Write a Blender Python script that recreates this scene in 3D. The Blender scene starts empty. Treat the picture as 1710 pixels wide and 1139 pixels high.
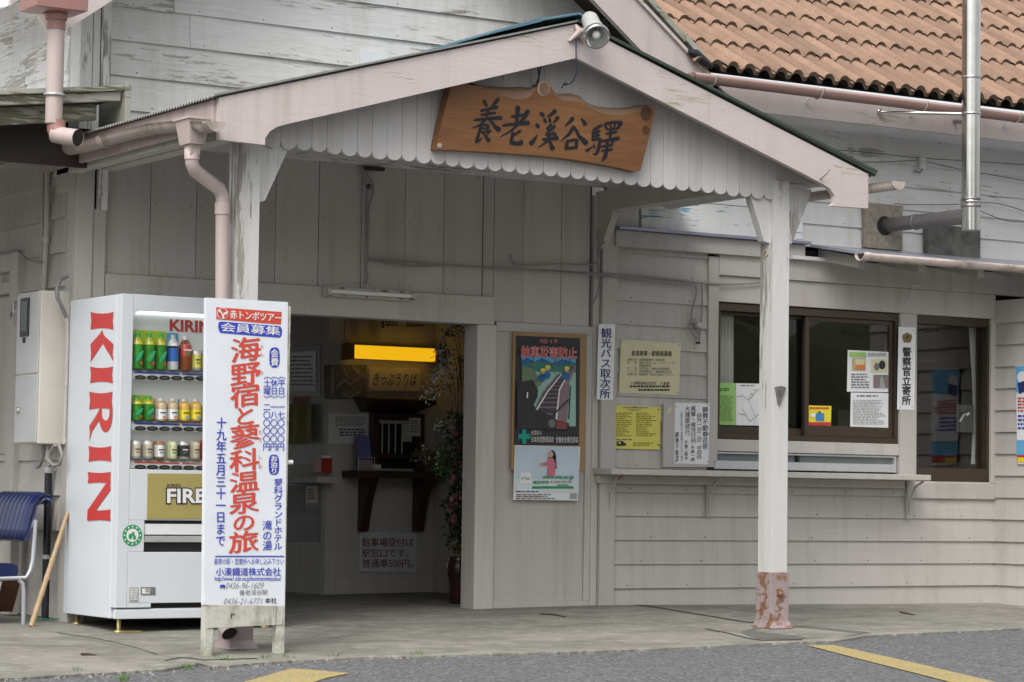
import bpy, bmesh, math, random
import numpy as np
from mathutils import Vector, Matrix
random.seed(7)
R_ = math.radians
C0 = bpy.context.scene.collection
SC = bpy.context.scene

# ------------------------------------------------------------------ camera
FPX = 4300.0                       # focal length in photo pixels (photo 1710 wide)
YAW, PITCH, ROLL = 0.559879264, 0.0596595460, 0.0138379453
CAM = Vector((-9.326, -13.783, 0.698))
_f = Vector((math.sin(YAW)*math.cos(PITCH), math.cos(YAW)*math.cos(PITCH), math.sin(PITCH)))
_r0 = Vector((math.cos(YAW), -math.sin(YAW), 0)); _u0 = _r0.cross(_f)
_r = _r0*math.cos(ROLL)+_u0*math.sin(ROLL); _u = _u0*math.cos(ROLL)-_r0*math.sin(ROLL)
cd = bpy.data.cameras.new('camera'); cam = bpy.data.objects.new('camera', cd); C0.objects.link(cam)
cd.sensor_width = 36; cd.lens = FPX/1710*36; cd.clip_end = 2000; cd.clip_start = .1
cam.matrix_world = Matrix(((_r.x,_u.x,-_f.x,CAM.x),(_r.y,_u.y,-_f.y,CAM.y),(_r.z,_u.z,-_f.z,CAM.z),(0,0,0,1)))
SC.camera = cam

# ------------------------------------------------------------------ world, sun, exposure
SUN_EL, SUN_AZ = 52, 232           # degrees; azimuth clockwise from +Y
w = bpy.data.worlds.new('World'); SC.world = w; w.use_nodes = True
nt = w.node_tree; nt.nodes.clear()
sk = nt.nodes.new('ShaderNodeTexSky'); sk.sky_type = 'NISHITA'; sk.sun_disc = False
sk.sun_elevation = R_(SUN_EL); sk.sun_rotation = R_(SUN_AZ); sk.dust_density = 4; sk.ozone_density = 1
hs = nt.nodes.new('ShaderNodeHueSaturation'); hs.inputs['Saturation'].default_value = .18
bg = nt.nodes.new('ShaderNodeBackground'); bg.inputs['Strength'].default_value = .15
wo = nt.nodes.new('ShaderNodeOutputWorld')
nt.links.new(sk.outputs[0], hs.inputs['Color']); nt.links.new(hs.outputs[0], bg.inputs[0]); nt.links.new(bg.outputs[0], wo.inputs[0])
sl = bpy.data.lights.new('sun', 'SUN'); sl.energy = 1.4; sl.angle = R_(40); sl.color = (1, .97, .92)
so = bpy.data.objects.new('sun', sl); C0.objects.link(so)
a, e = R_(SUN_AZ), R_(SUN_EL)
so.rotation_euler = (-Vector((math.sin(a)*math.cos(e), math.cos(a)*math.cos(e), math.sin(e)))).to_track_quat('-Z', 'Y').to_euler()
SC.view_settings.view_transform = 'Standard'; SC.view_settings.look = 'None'
SC.view_settings.exposure = 0.62; SC.view_settings.gamma = 1

# ------------------------------------------------------------------ surveying: photo pixel -> point on a known plane
def ray(x, y): return _f+_r*((x-855)/FPX)-_u*((y-569.5)/FPX)
def aY(x, y, Y=0.0): d = ray(x, y); return CAM+d*((Y-CAM.y)/d.y)
def aX(x, y, X): d = ray(x, y); return CAM+d*((X-CAM.x)/d.x)
def aZ(x, y, Z): d = ray(x, y); return CAM+d*((Z-CAM.z)/d.z)
def ground(x, y):
    z = .015*max(x, -4.2) if x < 0 else -.008*min(x, 5)
    return z-.03*min(max(0, -y), 5)
def aS(x, y, off=0.0):
    z = -.05
    for _ in range(30):
        p = aZ(x, y, z+off); z = ground(p.x, p.y)
    return Vector((p.x, p.y, z+off))
def RC(x0, y0, x1, y1, Y=0.0):
    xc, yc = (x0+x1)/2, (y0+y1)/2
    return aY(x0, yc, Y).x, aY(x1, yc, Y).x, aY(xc, y1, Y).z, aY(xc, y0, Y).z

# ------------------------------------------------------------------ materials
def newmat(n):
    m = bpy.data.materials.new(n); m.use_nodes = True; t = m.node_tree; t.nodes.clear()
    o = t.nodes.new('ShaderNodeOutputMaterial'); b = t.nodes.new('ShaderNodeBsdfPrincipled')
    t.links.new(b.outputs[0], o.inputs[0]); return m, t, b
def N(t, k, **kw):
    n = t.nodes.new(k)
    for a_, v in kw.items():
        if hasattr(n, a_): setattr(n, a_, v)
    return n
def ramp(t, src, stops):
    r = t.nodes.new('ShaderNodeValToRGB'); cr = r.color_ramp
    while len(cr.elements) < len(stops): cr.elements.new(.5)
    for e_, (p, c) in zip(cr.elements, stops):
        e_.position = p; e_.color = (c, c, c, 1) if not hasattr(c, '__len__') else (*c, 1)
    t.links.new(src, r.inputs[0]); return r.outputs[0]
def mixc(t, fac, a_, b_, mode='MIX'):
    m = t.nodes.new('ShaderNodeMix'); m.data_type = 'RGBA'; m.blend_type = mode
    for i, v in ((0, fac), (6, a_), (7, b_)):
        if hasattr(v, 'links') or hasattr(v, 'is_linked'): t.links.new(v, m.inputs[i])
        elif i == 0: m.inputs[0].default_value = v
        else: m.inputs[i].default_value = (*v, 1)
    return m.outputs[2]
def coords(t, scale, jitter=True):
    tc = N(t, 'ShaderNodeTexCoord'); src = tc.outputs['Object']
    if jitter:
        at = N(t, 'ShaderNodeAttribute', attribute_name='tint'); mu = N(t, 'ShaderNodeVectorMath', operation='SCALE')
        cm = N(t, 'ShaderNodeCombineXYZ')
        for i in range(3): t.links.new(at.outputs['Fac'], cm.inputs[i])
        t.links.new(cm.outputs[0], mu.inputs[0]); mu.inputs['Scale'].default_value = 37.0
        ad = N(t, 'ShaderNodeVectorMath', operation='ADD'); t.links.new(src, ad.inputs[0]); t.links.new(mu.outputs[0], ad.inputs[1]); src = ad.outputs[0]
    mp = N(t, 'ShaderNodeMapping'); mp.inputs['Scale'].default_value = scale
    t.links.new(src, mp.inputs[0]); return mp.outputs[0]
def noise(t, vec, sc, det=6, rough=.6, dist=0):
    n = N(t, 'ShaderNodeTexNoise'); n.inputs['Scale'].default_value = sc; n.inputs['Detail'].default_value = det
    n.inputs['Roughness'].default_value = rough; n.inputs['Distortion'].default_value = dist
    t.links.new(vec, n.inputs['Vector']); return n.outputs[0]
def tinted(t, col):
    at = N(t, 'ShaderNodeAttribute', attribute_name='tint')
    v = ramp(t, at.outputs['Fac'], [(0, .88), (1, 1.0)])
    return mixc(t, 1.0, col, v, 'MULTIPLY')
def bump(t, b, h, strength=.3, dist=.004):
    n = N(t, 'ShaderNodeBump'); n.inputs['Strength'].default_value = strength; n.inputs['Distance'].default_value = dist
    t.links.new(h, n.inputs['Height']); t.links.new(n.outputs[0], b.inputs['Normal'])
AX = {'x': (.09, 1, 1), 'y': (1, .09, 1), 'z': (1, 1, .09)}
def painted(name, col, axis='x', peel=.0, wood=(.20, .19, .165), rough=.65, dirt=.12, moss=0.0, grain=.35, gc=.92):
    m, t, b = newmat(name)
    g = noise(t, coords(t, AX[axis]), 55, 6, .65)
    big = noise(t, coords(t, (1, 1, 1), False), 1.3, 5, .6)
    c = mixc(t, ramp(t, big, [(.3, 0), (.75, 1)]), col, tuple(x*(1-dirt) for x in col))
    c = mixc(t, ramp(t, g, [(.35, 1), (.62, 0)]), c, tuple(x*gc for x in col))
    stn = noise(t, coords(t, (5, 5, .35), False), 2.2, 6, .65); stn2 = noise(t, coords(t, (1, 1, 1), False), .9, 3, .5)
    sm = N(t, 'ShaderNodeMath', operation='MULTIPLY'); t.links.new(ramp(t, stn, [(.48, 0), (.72, 1)]), sm.inputs[0]); t.links.new(ramp(t, stn2, [(.35, .1), (.65, 1)]), sm.inputs[1])
    c = mixc(t, sm.outputs[0], c, (col[0]*.74, col[1]*.72, col[2]*.66))
    sp = noise(t, coords(t, (1, 1, 1)), 70, 3, .6)
    c = mixc(t, ramp(t, sp, [(.70, 0), (.76, .55)]), c, tuple(x*.45 for x in col))
    if peel > 0:
        pm = noise(t, coords(t, tuple(x*1.4 for x in AX[axis])), 34, 8, .74, .4)
        area = noise(t, coords(t, tuple(min(1, x*3) for x in AX[axis])), 2.9, 4, .55)
        mm = N(t, 'ShaderNodeMath', operation='ADD'); t.links.new(pm, mm.inputs[0])
        m2 = N(t, 'ShaderNodeMath', operation='MULTIPLY'); t.links.new(area, m2.inputs[0]); m2.inputs[1].default_value = .9
        t.links.new(m2.outputs[0], mm.inputs[1])
        m3 = N(t, 'ShaderNodeMath', operation='MULTIPLY'); t.links.new(mm.outputs[0], m3.inputs[0]); m3.inputs[1].default_value = .5
        lo = (1.19-peel*.24)/2
        msk = ramp(t, m3.outputs[0], [(lo, 0), (lo+.018, 1)])
        wc = mixc(t, ramp(t, g, [(.3, 0), (.7, 1)]), wood, tuple(x*1.9 for x in wood))
        c = mixc(t, msk, c, wc)
    if moss > 0:
        mo = noise(t, coords(t, (1, 1, 1), False), 5, 6, .7)
        c = mixc(t, ramp(t, mo, [(.72-.3*moss, 0), (.88-.3*moss, .75)]), c, (.13, .14, .06))
    t.links.new(tinted(t, c), b.inputs['Base Color']); b.inputs['Roughness'].default_value = rough
    bump(t, b, g, grain); return m
def plain(name, col, rough=.5, metal=0.0, var=.12, nscale=9, spec=.5, bumpy=0, **kw):
    m, t, b = newmat(name)
    n = noise(t, coords(t, (1, 1, 1)), nscale, 5, .6)
    c = mixc(t, ramp(t, n, [(.3, 0), (.7, 1)]), col, tuple(x*(1-var) for x in col))
    t.links.new(c, b.inputs['Base Color']); b.inputs['Roughness'].default_value = rough; b.inputs['Metallic'].default_value = metal
    b.inputs['Specular IOR Level'].default_value = spec
    if bumpy: bump(t, b, n, bumpy)
    for k, v in kw.items(): b.inputs[k].default_value = v
    return m
def rusty(name, col, rust=(.22, .10, .05), amt=.5, rough=.55, metal=0.0, sc=14):
    m, t, b = newmat(name)
    n = noise(t, coords(t, (1, 1, 1), False), sc, 7, .7)
    n2 = noise(t, coords(t, (1, 1, 1), False), 3, 4, .6)
    c = mixc(t, ramp(t, n2, [(.3, 0), (.7, 1)]), col, tuple(x*.85 for x in col))
    c = mixc(t, ramp(t, n, [(.72-amt*.3, 0), (.76-amt*.28, 1)]), c, mixc(t, n2, rust, tuple(x*2 for x in rust)))
    t.links.new(c, b.inputs['Base Color']); b.inputs['Roughness'].default_value = rough; b.inputs['Metallic'].default_value = metal
    bump(t, b, n, .15); return m
M = {}
LOWC = (.50, .474, .443); UPC = (.765, .76, .75); PINK = (.575, .505, .49)
M['low_x'] = painted('grey_paint_x', LOWC, 'x'); M['low_z'] = painted('grey_paint_z', LOWC, 'z'); M['low_y'] = painted('grey_paint_y', LOWC, 'y')
M['up_x'] = painted('white_paint_peeling_x', UPC, 'x', peel=.6, wood=(.24, .23, .20), moss=.14, grain=.6, gc=.84)
M['up_x2'] = painted('white_paint_worn_x', (.745, .74, .73), 'x', peel=.3, wood=(.24, .23, .21), grain=.6, dirt=.2, gc=.86)
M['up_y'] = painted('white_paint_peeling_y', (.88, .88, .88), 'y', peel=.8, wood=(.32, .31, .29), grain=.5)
M['up_z'] = painted('white_paint_peeling_z', UPC, 'z', peel=.7, grain=.5)
M['post'] = painted('white_post_paint', (.62, .61, .595), 'z', peel=.6)
M['val'] = painted('valance_paint', (.58, .565, .555), 'z', peel=.12)
M['pink_x'] = painted('pink_paint_x', PINK, 'x', peel=.42, wood=(.25, .24, .17), moss=.06)
M['pink_y'] = painted('pink_paint_y', (.5, .41, .40), 'y', peel=.4, moss=.25)
M['pinkpipe'] = painted('pink_pvc', (.51, .42, .40), 'z', peel=.3, wood=(.3, .25, .2), grain=.05, rough=.45)
M['pinkgut'] = painted('pink_gutter', (.50, .42, .39), 'x', peel=.5, wood=(.2, .19, .12), grain=.05, rough=.5, moss=.75)
M['browngut'] = painted('brown_gutter', (.26, .165, .145), 'x', grain=.05, rough=.45)
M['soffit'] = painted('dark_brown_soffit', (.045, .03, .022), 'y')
M['nail_rust'] = plain('rusty_nail', (.10, .06, .04), .9); M['dark'] = plain('dark_void', (.02, .018, .016), .9)
M['moss_wood'] = painted('mossy_board', (.36, .36, .31), 'x', peel=.9, wood=(.08, .08, .05), moss=.6)
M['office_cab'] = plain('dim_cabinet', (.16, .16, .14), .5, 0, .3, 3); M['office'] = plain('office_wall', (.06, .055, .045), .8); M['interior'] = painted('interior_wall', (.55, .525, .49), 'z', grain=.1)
M['floor_dark'] = plain('office_floor', (.12, .11, .10), .7)
M['darkwood'] = painted('dark_wood', (.055, .022, .016), 'z', rough=.4, dirt=.3)
M['brownsash'] = plain('bronze_aluminium', (.06, .043, .030), .4, .3, .1)
M['alu'] = plain('aluminium', (.62, .63, .66), .35, .6, .1)
M['steel'] = plain('stainless_steel', (.62, .61, .58), .18, 1.0, .2, 6)
M['steel_dull'] = rusty('dull_flue_steel', (.22, .21, .21), (.2, .13, .08), .35, .4, .7)
M['cable'] = plain('grey_cable', (.27, .25, .235), .6); M['cable_dk'] = plain('dark_cable', (.05, .05, .05), .6)
M['white_pl'] = plain('white_plastic', (.72, .73, .74), .4, 0, .05); M['cream'] = rusty('cream_enamel', (.66, .63, .56), (.30, .13, .05), .12, .45)
M['grey_door'] = rusty('pale_grey_enamel', (.52, .53, .53), (.30, .13, .05), .16, .45)
M['black'] = plain('black_plastic', (.012, .012, .013), .4); M['blackpipe'] = plain('black_pipe', (.015, .016, .02), .35)
M['shoe'] = rusty('rusty_shoe', (.31, .25, .25), (.13, .065, .035), .74, .6)
M['shoe2'] = rusty('painted_shoe', (.32, .26, .26), (.16, .08, .045), .4, .6)
M['vend'] = plain('vending_white', (.60, .635, .67), .28, 0, .05, 3); M['vend_in'] = plain('display_white', (.66, .66, .66), .4, 0, .05)
M['red'] = plain('red_ink', (.50, .035, .03), .45, 0, .06); M['red2'] = plain('vermilion_ink', (.56, .06, .035), .6, 0, .06)
M['darkred'] = plain('dark_red_ink', (.22, .05, .05), .6); M['blue'] = plain('blue_ink', (.03, .05, .42), .6, 0, .06); M['navy'] = plain('navy_ink', (.02, .03, .13), .6)
M['ink'] = plain('black_ink', (.025, .025, .028), .6); M['inkgrey'] = plain('grey_ink', (.16, .16, .16), .7); M['paleink'] = plain('pale_ink', (.34, .34, .33), .8)
M['wht_ink'] = plain('white_ink', (.75, .75, .75), .6)
M['gold'] = plain('gold_panel', (.36, .30, .10), .4, 0, .06)
M['paper'] = plain('white_paper', (.70, .71, .72), .7, 0, .06); M['paper_b'] = plain('white_vinyl', (.67, .70, .745), .55, 0, .07)
M['creamp'] = plain('cream_paper', (.60, .56, .36), .7, 0, .06); M['yellowp'] = plain('yellow_paper', (.66, .62, .13), .7, 0, .08)
M['greenp'] = plain('green_paper', (.30, .52, .16), .7, 0, .15); M['limep'] = plain('lime_card', (.42, .62, .05), .6)
M['green'] = plain('green_ink', (.02, .28, .09), .6); M['teal'] = plain('teal_ink', (.0, .30, .22), .6); M['paleteal'] = plain('pale_teal', (.30, .50, .42), .7)
M['skyb'] = plain('sky_blue_ink', (.12, .38, .62), .6); M['palesky'] = plain('pale_sky_paper', (.52, .62, .70), .7, 0, .2, 4)
M['bottleg'] = plain('green_bottle', (.04, .25, .03), .15, 0, .4, 30); M['teay'] = plain('green_tea', (.42, .42, .04), .15, 0, .2)
M['bottleb'] = plain('blue_label', (.03, .12, .42), .3); M['clear'] = plain('clear_bottle', (.55, .58, .60), .15); M['brownb'] = plain('brown_tea', (.22, .06, .02), .15)
M['redlab'] = plain('red_label', (.42, .05, .03), .3); M['orangeb'] = plain('orange_drink', (.62, .38, .08), .2); M['beigeb'] = plain('milk_tea', (.50, .38, .24), .25)
M['tin'] = plain('can_silver', (.55, .55, .53), .3, .4); M['yel'] = plain('yellow_print', (.75, .62, .03), .5); M['orange'] = plain('orange_print', (.62, .20, .04), .6)
M['bluevinyl'] = plain('blue_vinyl', (.008, .016, .075), .3, 0, .15, 4); M['chrome'] = plain('grey_painted_tube', (.50, .52, .54), .3, .5)
M['bamboo'] = painted('bamboo', (.40, .285, .155), 'z', rough=.5); M['brass'] = plain('brass_foot', (.45, .36, .16), .4, .7)
M['signwood'] = None
M['plywood'] = painted('plywood', (.36, .22, .10), 'z', rough=.6); M['bark'] = painted('bark_wood', (.20, .12, .075), 'x', peel=.6, wood=(.1, .06, .04))
M['rust'] = rusty('rusty_white', (.5, .47, .43), (.16, .08, .035), .6, .6); M['tube'] = plain('tube_white', (.75, .75, .74), .3, 0, .04)
M['porcelain'] = plain('porcelain', (.62, .62, .60), .25); M['ropeblue'] = plain('blue_cord', (.02, .032, .075), .7)
M['conc_block'] = plain('concrete_board', (.32, .29, .235), .85, 0, .45, 22, bumpy=.5)
M['conc_dark'] = plain('weathered_slate', (.12, .125, .11), .85, 0, .6, 12, bumpy=.4)
M['greensheet'] = plain('green_roof_sheet', (.035, .055, .04), .5, 0, .3); M['greysheet'] = plain('grey_roof_sheet', (.27, .275, .26), .5, 0, .3); M['bluecap'] = plain('blue_ridge_cap', (.10, .21, .27), .45, 0, .3)
M['rawwhite'] = painted('flaking_white_sheet', (.84, .84, .82), 'x', peel=.5, wood=(.07, .2, .27))
M['curtain'] = plain('white_curtain', (.60, .60, .60), .9, 0, .1); M['vase'] = plain('dark_glazed_vase', (.05, .02, .017), .2, 0, .6, 6)
M['petal_w'] = plain('white_petals', (.68, .70, .66), .8); M['petal_p'] = plain('pink_petals', (.46, .17, .20), .8, 0, .3); M['leaf'] = plain('dark_leaf', (.035, .07, .02), .7, 0, .5); M['twig'] = plain('twig', (.07, .05, .03), .8)
M['grassy'] = plain('grass_blade', (.10, .20, .04), .8, 0, .4); M['dryl'] = plain('dried_flower', (.30, .20, .10), .9)
M['olive'] = plain('olive_cloth', (.24, .23, .06), .8); M['purple'] = plain('purple_print', (.16, .18, .40), .6, 0, .4)
M['stone'] = plain('stone_chip', (.26, .25, .23), .9, 0, .4)

def glassmat(name, tint=(.9, .95, .93), refl=1.0):
    m = bpy.data.materials.new(name); m.use_nodes = True; t = m.node_tree; t.nodes.clear()
    o = t.nodes.new('ShaderNodeOutputMaterial'); tr = t.nodes.new('ShaderNodeBsdfTransparent'); tr.inputs[0].default_value = (*tint, 1)
    gl = t.nodes.new('ShaderNodeBsdfGlossy'); gl.inputs['Roughness'].default_value = .01
    fr = t.nodes.new('ShaderNodeFresnel'); ge = t.nodes.new('ShaderNodeNewGeometry'); mr = t.nodes.new('ShaderNodeMapRange')
    mr.inputs['To Min'].default_value = 1.75; mr.inputs['To Max'].default_value = 1/1.75      # the same reflectance from either side of the sheet
    t.links.new(ge.outputs['Backfacing'], mr.inputs['Value']); t.links.new(mr.outputs[0], fr.inputs[0])
    mx = t.nodes.new('ShaderNodeMixShader'); t.links.new(fr.outputs[0], mx.inputs[0]); t.links.new(tr.outputs[0], mx.inputs[1]); t.links.new(gl.outputs[0], mx.inputs[2])
    t.links.new(mx.outputs[0], o.inputs[0]); return m
M['glass'] = glassmat('window_glass', (.80, .82, .78)); M['film'] = glassmat('clear_film', (.86, .86, .85))
def emis(name, col, s):
    m, t, b = newmat(name); b.inputs['Base Color'].default_value = (*col, 1); b.inputs['Emission Color'].default_value = (*col, 1)
    b.inputs['Emission Strength'].default_value = s; return m
M['lamp'] = emis('amber_lamp_glow', (1.0, .53, .010), .55); M['display_lamp'] = emis('display_tube', (.95, 1, 1), 2.2); M['vend_in'] = emis('lit_display_back', (.55, .57, .57), .12)

def m_sign():
    m, t, b = newmat('sign_wood')
    g = noise(t, coords(t, (.10, 1, 1), False), 34, 7, .68, .6); g2 = noise(t, coords(t, (.25, 1, 1), False), 3.5, 4, .6, .5)
    c = mixc(t, ramp(t, g, [(.3, 0), (.7, 1)]), (.165, .075, .026), (.29, .14, .052))
    c = mixc(t, ramp(t, g2, [(.35, .6), (.65, 0)]), c, (.12, .042, .016))
    sc_ = noise(t, coords(t, (.05, 1, 1), False), 90, 4, .7)
    c = mixc(t, ramp(t, sc_, [(.69, 0), (.74, .45)]), c, (.42, .33, .24))
    t.links.new(c, b.inputs['Base Color']); b.inputs['Roughness'].default_value = .5; bump(t, b, g, .3); return m
M['signwood'] = m_sign()
def m_concrete():
    m, t, b = newmat('platform_concrete')
    v = coords(t, (1, 1, 1), False)
    n1 = noise(t, v, .9, 6, .6, .3); n2 = noise(t, v, 9, 7, .7); n3 = noise(t, v, 130, 3, .6)
    v2 = coords(t, (.6, 1.25, 1), False); n4 = noise(t, v2, 2.6, 7, .72, .6)
    c = mixc(t, ramp(t, n1, [(.3, 0), (.7, 1)]), (.275, .262, .225), (.18, .172, .148))
    c = mixc(t, ramp(t, n4, [(.38, .7), (.6, 0)]), c, (.115, .112, .095))
    c = mixc(t, ramp(t, n2, [(.52, 0), (.70, .7)]), c, (.35, .335, .29))
    c = mixc(t, ramp(t, n3, [(.62, 0), (.7, .5)]), c, (.10, .10, .085))
    n5 = noise(t, v, 2.1, 7, .7, .8); c = mixc(t, ramp(t, n5, [(.52, 0), (.66, .65)]), c, (.105, .10, .082))
    t.links.new(c, b.inputs['Base Color']); b.inputs['Roughness'].default_value = .9
    bump(t, b, n2, .5, .010); return m
M['concrete'] = m_concrete()
def m_asphalt():
    m, t, b = newmat('asphalt')
    v = coords(t, (1, 1, 1), False)
    vo = N(t, 'ShaderNodeTexVoronoi'); vo.inputs['Scale'].default_value = 62; t.links.new(v, vo.inputs['Vector'])
    n = noise(t, v, 1.1, 5, .6); n3 = noise(t, v, 160, 2, .6)
    c = mixc(t, ramp(t, vo.outputs['Color'], [(.3, 0), (.9, 1)]), (.085, .086, .088), (.32, .32, .325))
    c = mixc(t, ramp(t, n3, [(.45, .75), (.62, 0)]), c, (.05, .052, .058))
    c = mixc(t, ramp(t, n, [(.3, .3), (.7, 0)]), c, (.10, .10, .10))
    t.links.new(c, b.inputs['Base Color']); b.inputs['Roughness'].default_value = .85
    bump(t, b, vo.outputs['Distance'], .6, .006); return m
M['asphalt'] = m_asphalt()
def m_line():
    m, t, b = newmat('worn_yellow_line')
    v = coords(t, (1, 1, 1), False); n = noise(t, v, 95, 4, .7); n2 = noise(t, v, 4, 4, .6)
    c = mixc(t, ramp(t, n, [(.42, 0), (.53, .9)]), (.50, .365, .085), (.16, .155, .14))
    c = mixc(t, ramp(t, n2, [(.35, 0), (.7, .5)]), c, (.40, .31, .10))
    t.links.new(c, b.inputs['Base Color']); b.inputs['Roughness'].default_value = .8; return m
M['line'] = m_line()
def m_tile():
    m, t, b = newmat('terracotta_tile')
    v = coords(t, (1, 1, 1)); n = noise(t, v, 6, 6, .65); n2 = noise(t, v, 40, 5, .7)
    c = mixc(t, ramp(t, n, [(.3, 0), (.7, 1)]), (.345, .208, .140), (.25, .150, .100))
    c = mixc(t, ramp(t, n2, [(.48, 0), (.68, .75)]), c, (.20, .155, .115))
    at = N(t, 'ShaderNodeAttribute', attribute_name='tint')
    c = mixc(t, 1.0, c, ramp(t, at.outputs['Fac'], [(0, .66), (1, 1.0)]), 'MULTIPLY')
    t.links.new(c, b.inputs['Base Color']); b.inputs['Roughness'].default_value = .8; bump(t, b, n2, .2); return m
M['tile'] = m_tile(); M['tile_edge'] = plain('mossy_tile_edge', (.15, .115, .075), .9, 0, .4, 30)
def m_wood_hill():
    m, t, b = newmat('far_wood')
    v = coords(t, (1, 1, 1), False); n = noise(t, coords(t, (1, 1, .6), False), .45, 9, .82, .8); 
    t.links.new(ramp(t, n, [(.38, (.010, .014, .006)), (.5, (.13, .14, .065)), (.58, (.03, .04, .015)), (.66, (.36, .36, .23))]), b.inputs['Base Color']); b.inputs['Roughness'].default_value = 1; return m
M['hill'] = m_wood_hill()

# ------------------------------------------------------------------ mesh builder
class MB:
    def __init__(s): s.v = []; s.f = []; s.m = []; s.sm = []; s.t = []; s.mats = []
    def mi(s, mat):
        mat = M[mat] if isinstance(mat, str) else mat
        if mat not in s.mats: s.mats.append(mat)
        return s.mats.index(mat)
    def add(s, vs, fs, mat, smooth=False, tint=None):
        o = len(s.v); s.v += [tuple(p) for p in vs]; k = s.mi(mat); tt = random.random() if tint is None else tint
        for f in fs: s.f.append([i+o for i in f]); s.m.append(k); s.sm.append(smooth); s.t.append(tt)
        return s
    def box(s, x0, x1, y0, y1, z0, z1, mat, tint=None):
        x0, x1 = sorted((x0, x1)); y0, y1 = sorted((y0, y1)); z0, z1 = sorted((z0, z1))
        v = [(x, y, z) for z in (z0, z1) for y in (y0, y1) for x in (x0, x1)]
        return s.add(v, [(0, 2, 3, 1), (4, 5, 7, 6), (0, 1, 5, 4), (2, 6, 7, 3), (0, 4, 6, 2), (1, 3, 7, 5)], mat, False, tint)
    def hexa(s, a_, b_, mat, tint=None):            # two quads a_ (4 pts) and b_ (4 pts)
        return s.add(list(a_)+list(b_), [(3, 2, 1, 0), (4, 5, 6, 7), (0, 1, 5, 4), (1, 2, 6, 5), (2, 3, 7, 6), (3, 0, 4, 7)], mat, False, tint)
    def prism(s, poly, vec, mat, side=None, tint=None):
        n = len(poly); vec = Vector(vec); p2 = [Vector(p)+vec for p in poly]; tt = random.random() if tint is None else tint
        s.add(poly, [list(range(n))], mat, False, tt); s.add(p2, [list(range(n))[::-1]], side or mat, False, tt)
        s.add(list(poly)+p2, [(i, i+n, (i+1) % n+n, (i+1) % n) for i in range(n)], side or mat, False, tt); return s
    def flat(s, poly, mat, tint=None): return s.add(poly, [list(range(len(poly)))], mat, False, tint)
    def bar(s, p, q, w_, h_, mat, up=(0, 0, 1), tint=None):
        p, q = Vector(p), Vector(q); d = (q-p).normalized(); u = Vector(up); sd = d.cross(u).normalized(); u = sd.cross(d).normalized()
        o = [sd*(a_*w_/2)+u*(b_*h_/2) for a_, b_ in ((-1, -1), (1, -1), (1, 1), (-1, 1))]
        return s.hexa([p+x for x in o], [q+x for x in o], mat, tint)
    def tube(s, path, r, mat, n=10, caps=True, smooth=True, tint=None, arc=None):
        P = [Vector(p) for p in path]; rs = r if hasattr(r, '__len__') else [r]*len(P); vs = []; fs = []
        prev = None
        for i, p in enumerate(P):
            d = (P[min(i+1, len(P)-1)]-P[max(i-1, 0)]).normalized()
            if prev is None:
                a0 = Vector((0, 0, 1)) if abs(d.z) < .9 else Vector((1, 0, 0)); sx = d.cross(a0).normalized()
            else: sx = (prev-d*prev.dot(d)).normalized()
            prev = sx; sy = d.cross(sx)
            for k in range(n):
                an = 2*math.pi*k/n if arc is None else arc[0]+(arc[1]-arc[0])*k/(n-1)
                vs.append(p+sx*(math.cos(an)*rs[i])+sy*(math.sin(an)*rs[i]))
        kk = n if arc is None else n-1
        for i in range(len(P)-1):
            for k in range(kk): fs.append((i*n+k, i*n+(k+1) % n, (i+1)*n+(k+1) % n, (i+1)*n+k))
        tt = random.random() if tint is None else tint
        s.add(vs, fs, mat, smooth, tt)
        if caps and arc is None:
            s.add(vs[:n], [list(range(n))[::-1]], mat, False, tt); s.add(vs[-n:], [list(range(n))], mat, False, tt)
        return s
    def lathe(s, prof, c, mat, n=16, axis=(0, 0, 1), tint=None, smooth=True, caps=True):
        ax = Vector(axis).normalized(); a0 = Vector((1, 0, 0)) if abs(ax.x) < .9 else Vector((0, 1, 0)); sx = ax.cross(a0).normalized(); sy = ax.cross(sx)
        c = Vector(c); vs = []; fs = []
        for r, z in prof:
            for k in range(n): an = 2*math.pi*k/n; vs.append(c+ax*z+sx*(r*math.cos(an))+sy*(r*math.sin(an)))
        tt = random.random() if tint is None else tint
        for i in range(len(prof)-1):
            for k in range(n): fs.append((i*n+k, i*n+(k+1) % n, (i+1)*n+(k+1) % n, (i+1)*n+k))
        s.add(vs, fs, mat, smooth, tt)
        if caps: s.add(vs[-n:], [list(range(n))], mat, False, tt); s.add(vs[:n], [list(range(n))[::-1]], mat, False, tt)
        return s
    def build(s, name, parent=None, bevel=0.0, solid=0.0):
        me = bpy.data.meshes.new(name); vv = [Vector(p) for p in s.v]
        org = Vector((0, 0, 0))
        if parent is not None:
            base = parent.location if parent.parent is None else parent.parent.location+parent.location
        if parent is None and vv:
            xs = [p.x for p in vv]; ys = [p.y for p in vv]; zs = [p.z for p in vv]
            org = Vector(((min(xs)+max(xs))/2, (min(ys)+max(ys))/2, min(zs)))
        elif parent is not None: org = base
        me.from_pydata([p-org for p in vv], [], s.f)
        for m in s.mats: me.materials.append(m)
        me.polygons.foreach_set('material_index', s.m); me.polygons.foreach_set('use_smooth', s.sm)
        at = me.attributes.new('tint', 'FLOAT', 'FACE'); at.data.foreach_set('value', s.t); me.update()
        o = bpy.data.objects.new(name, me); C0.objects.link(o)
        if parent is not None: o.parent = parent
        else: o.location = org
        if bevel:
            b = o.modifiers.new('bevel', 'BEVEL'); b.width = bevel; b.segments = 2; b.limit_method = 'ANGLE'; b.angle_limit = R_(40)
        if solid:
            b = o.modifiers.new('solid', 'SOLIDIFY'); b.thickness = solid; b.offset = 0
        return o
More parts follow.
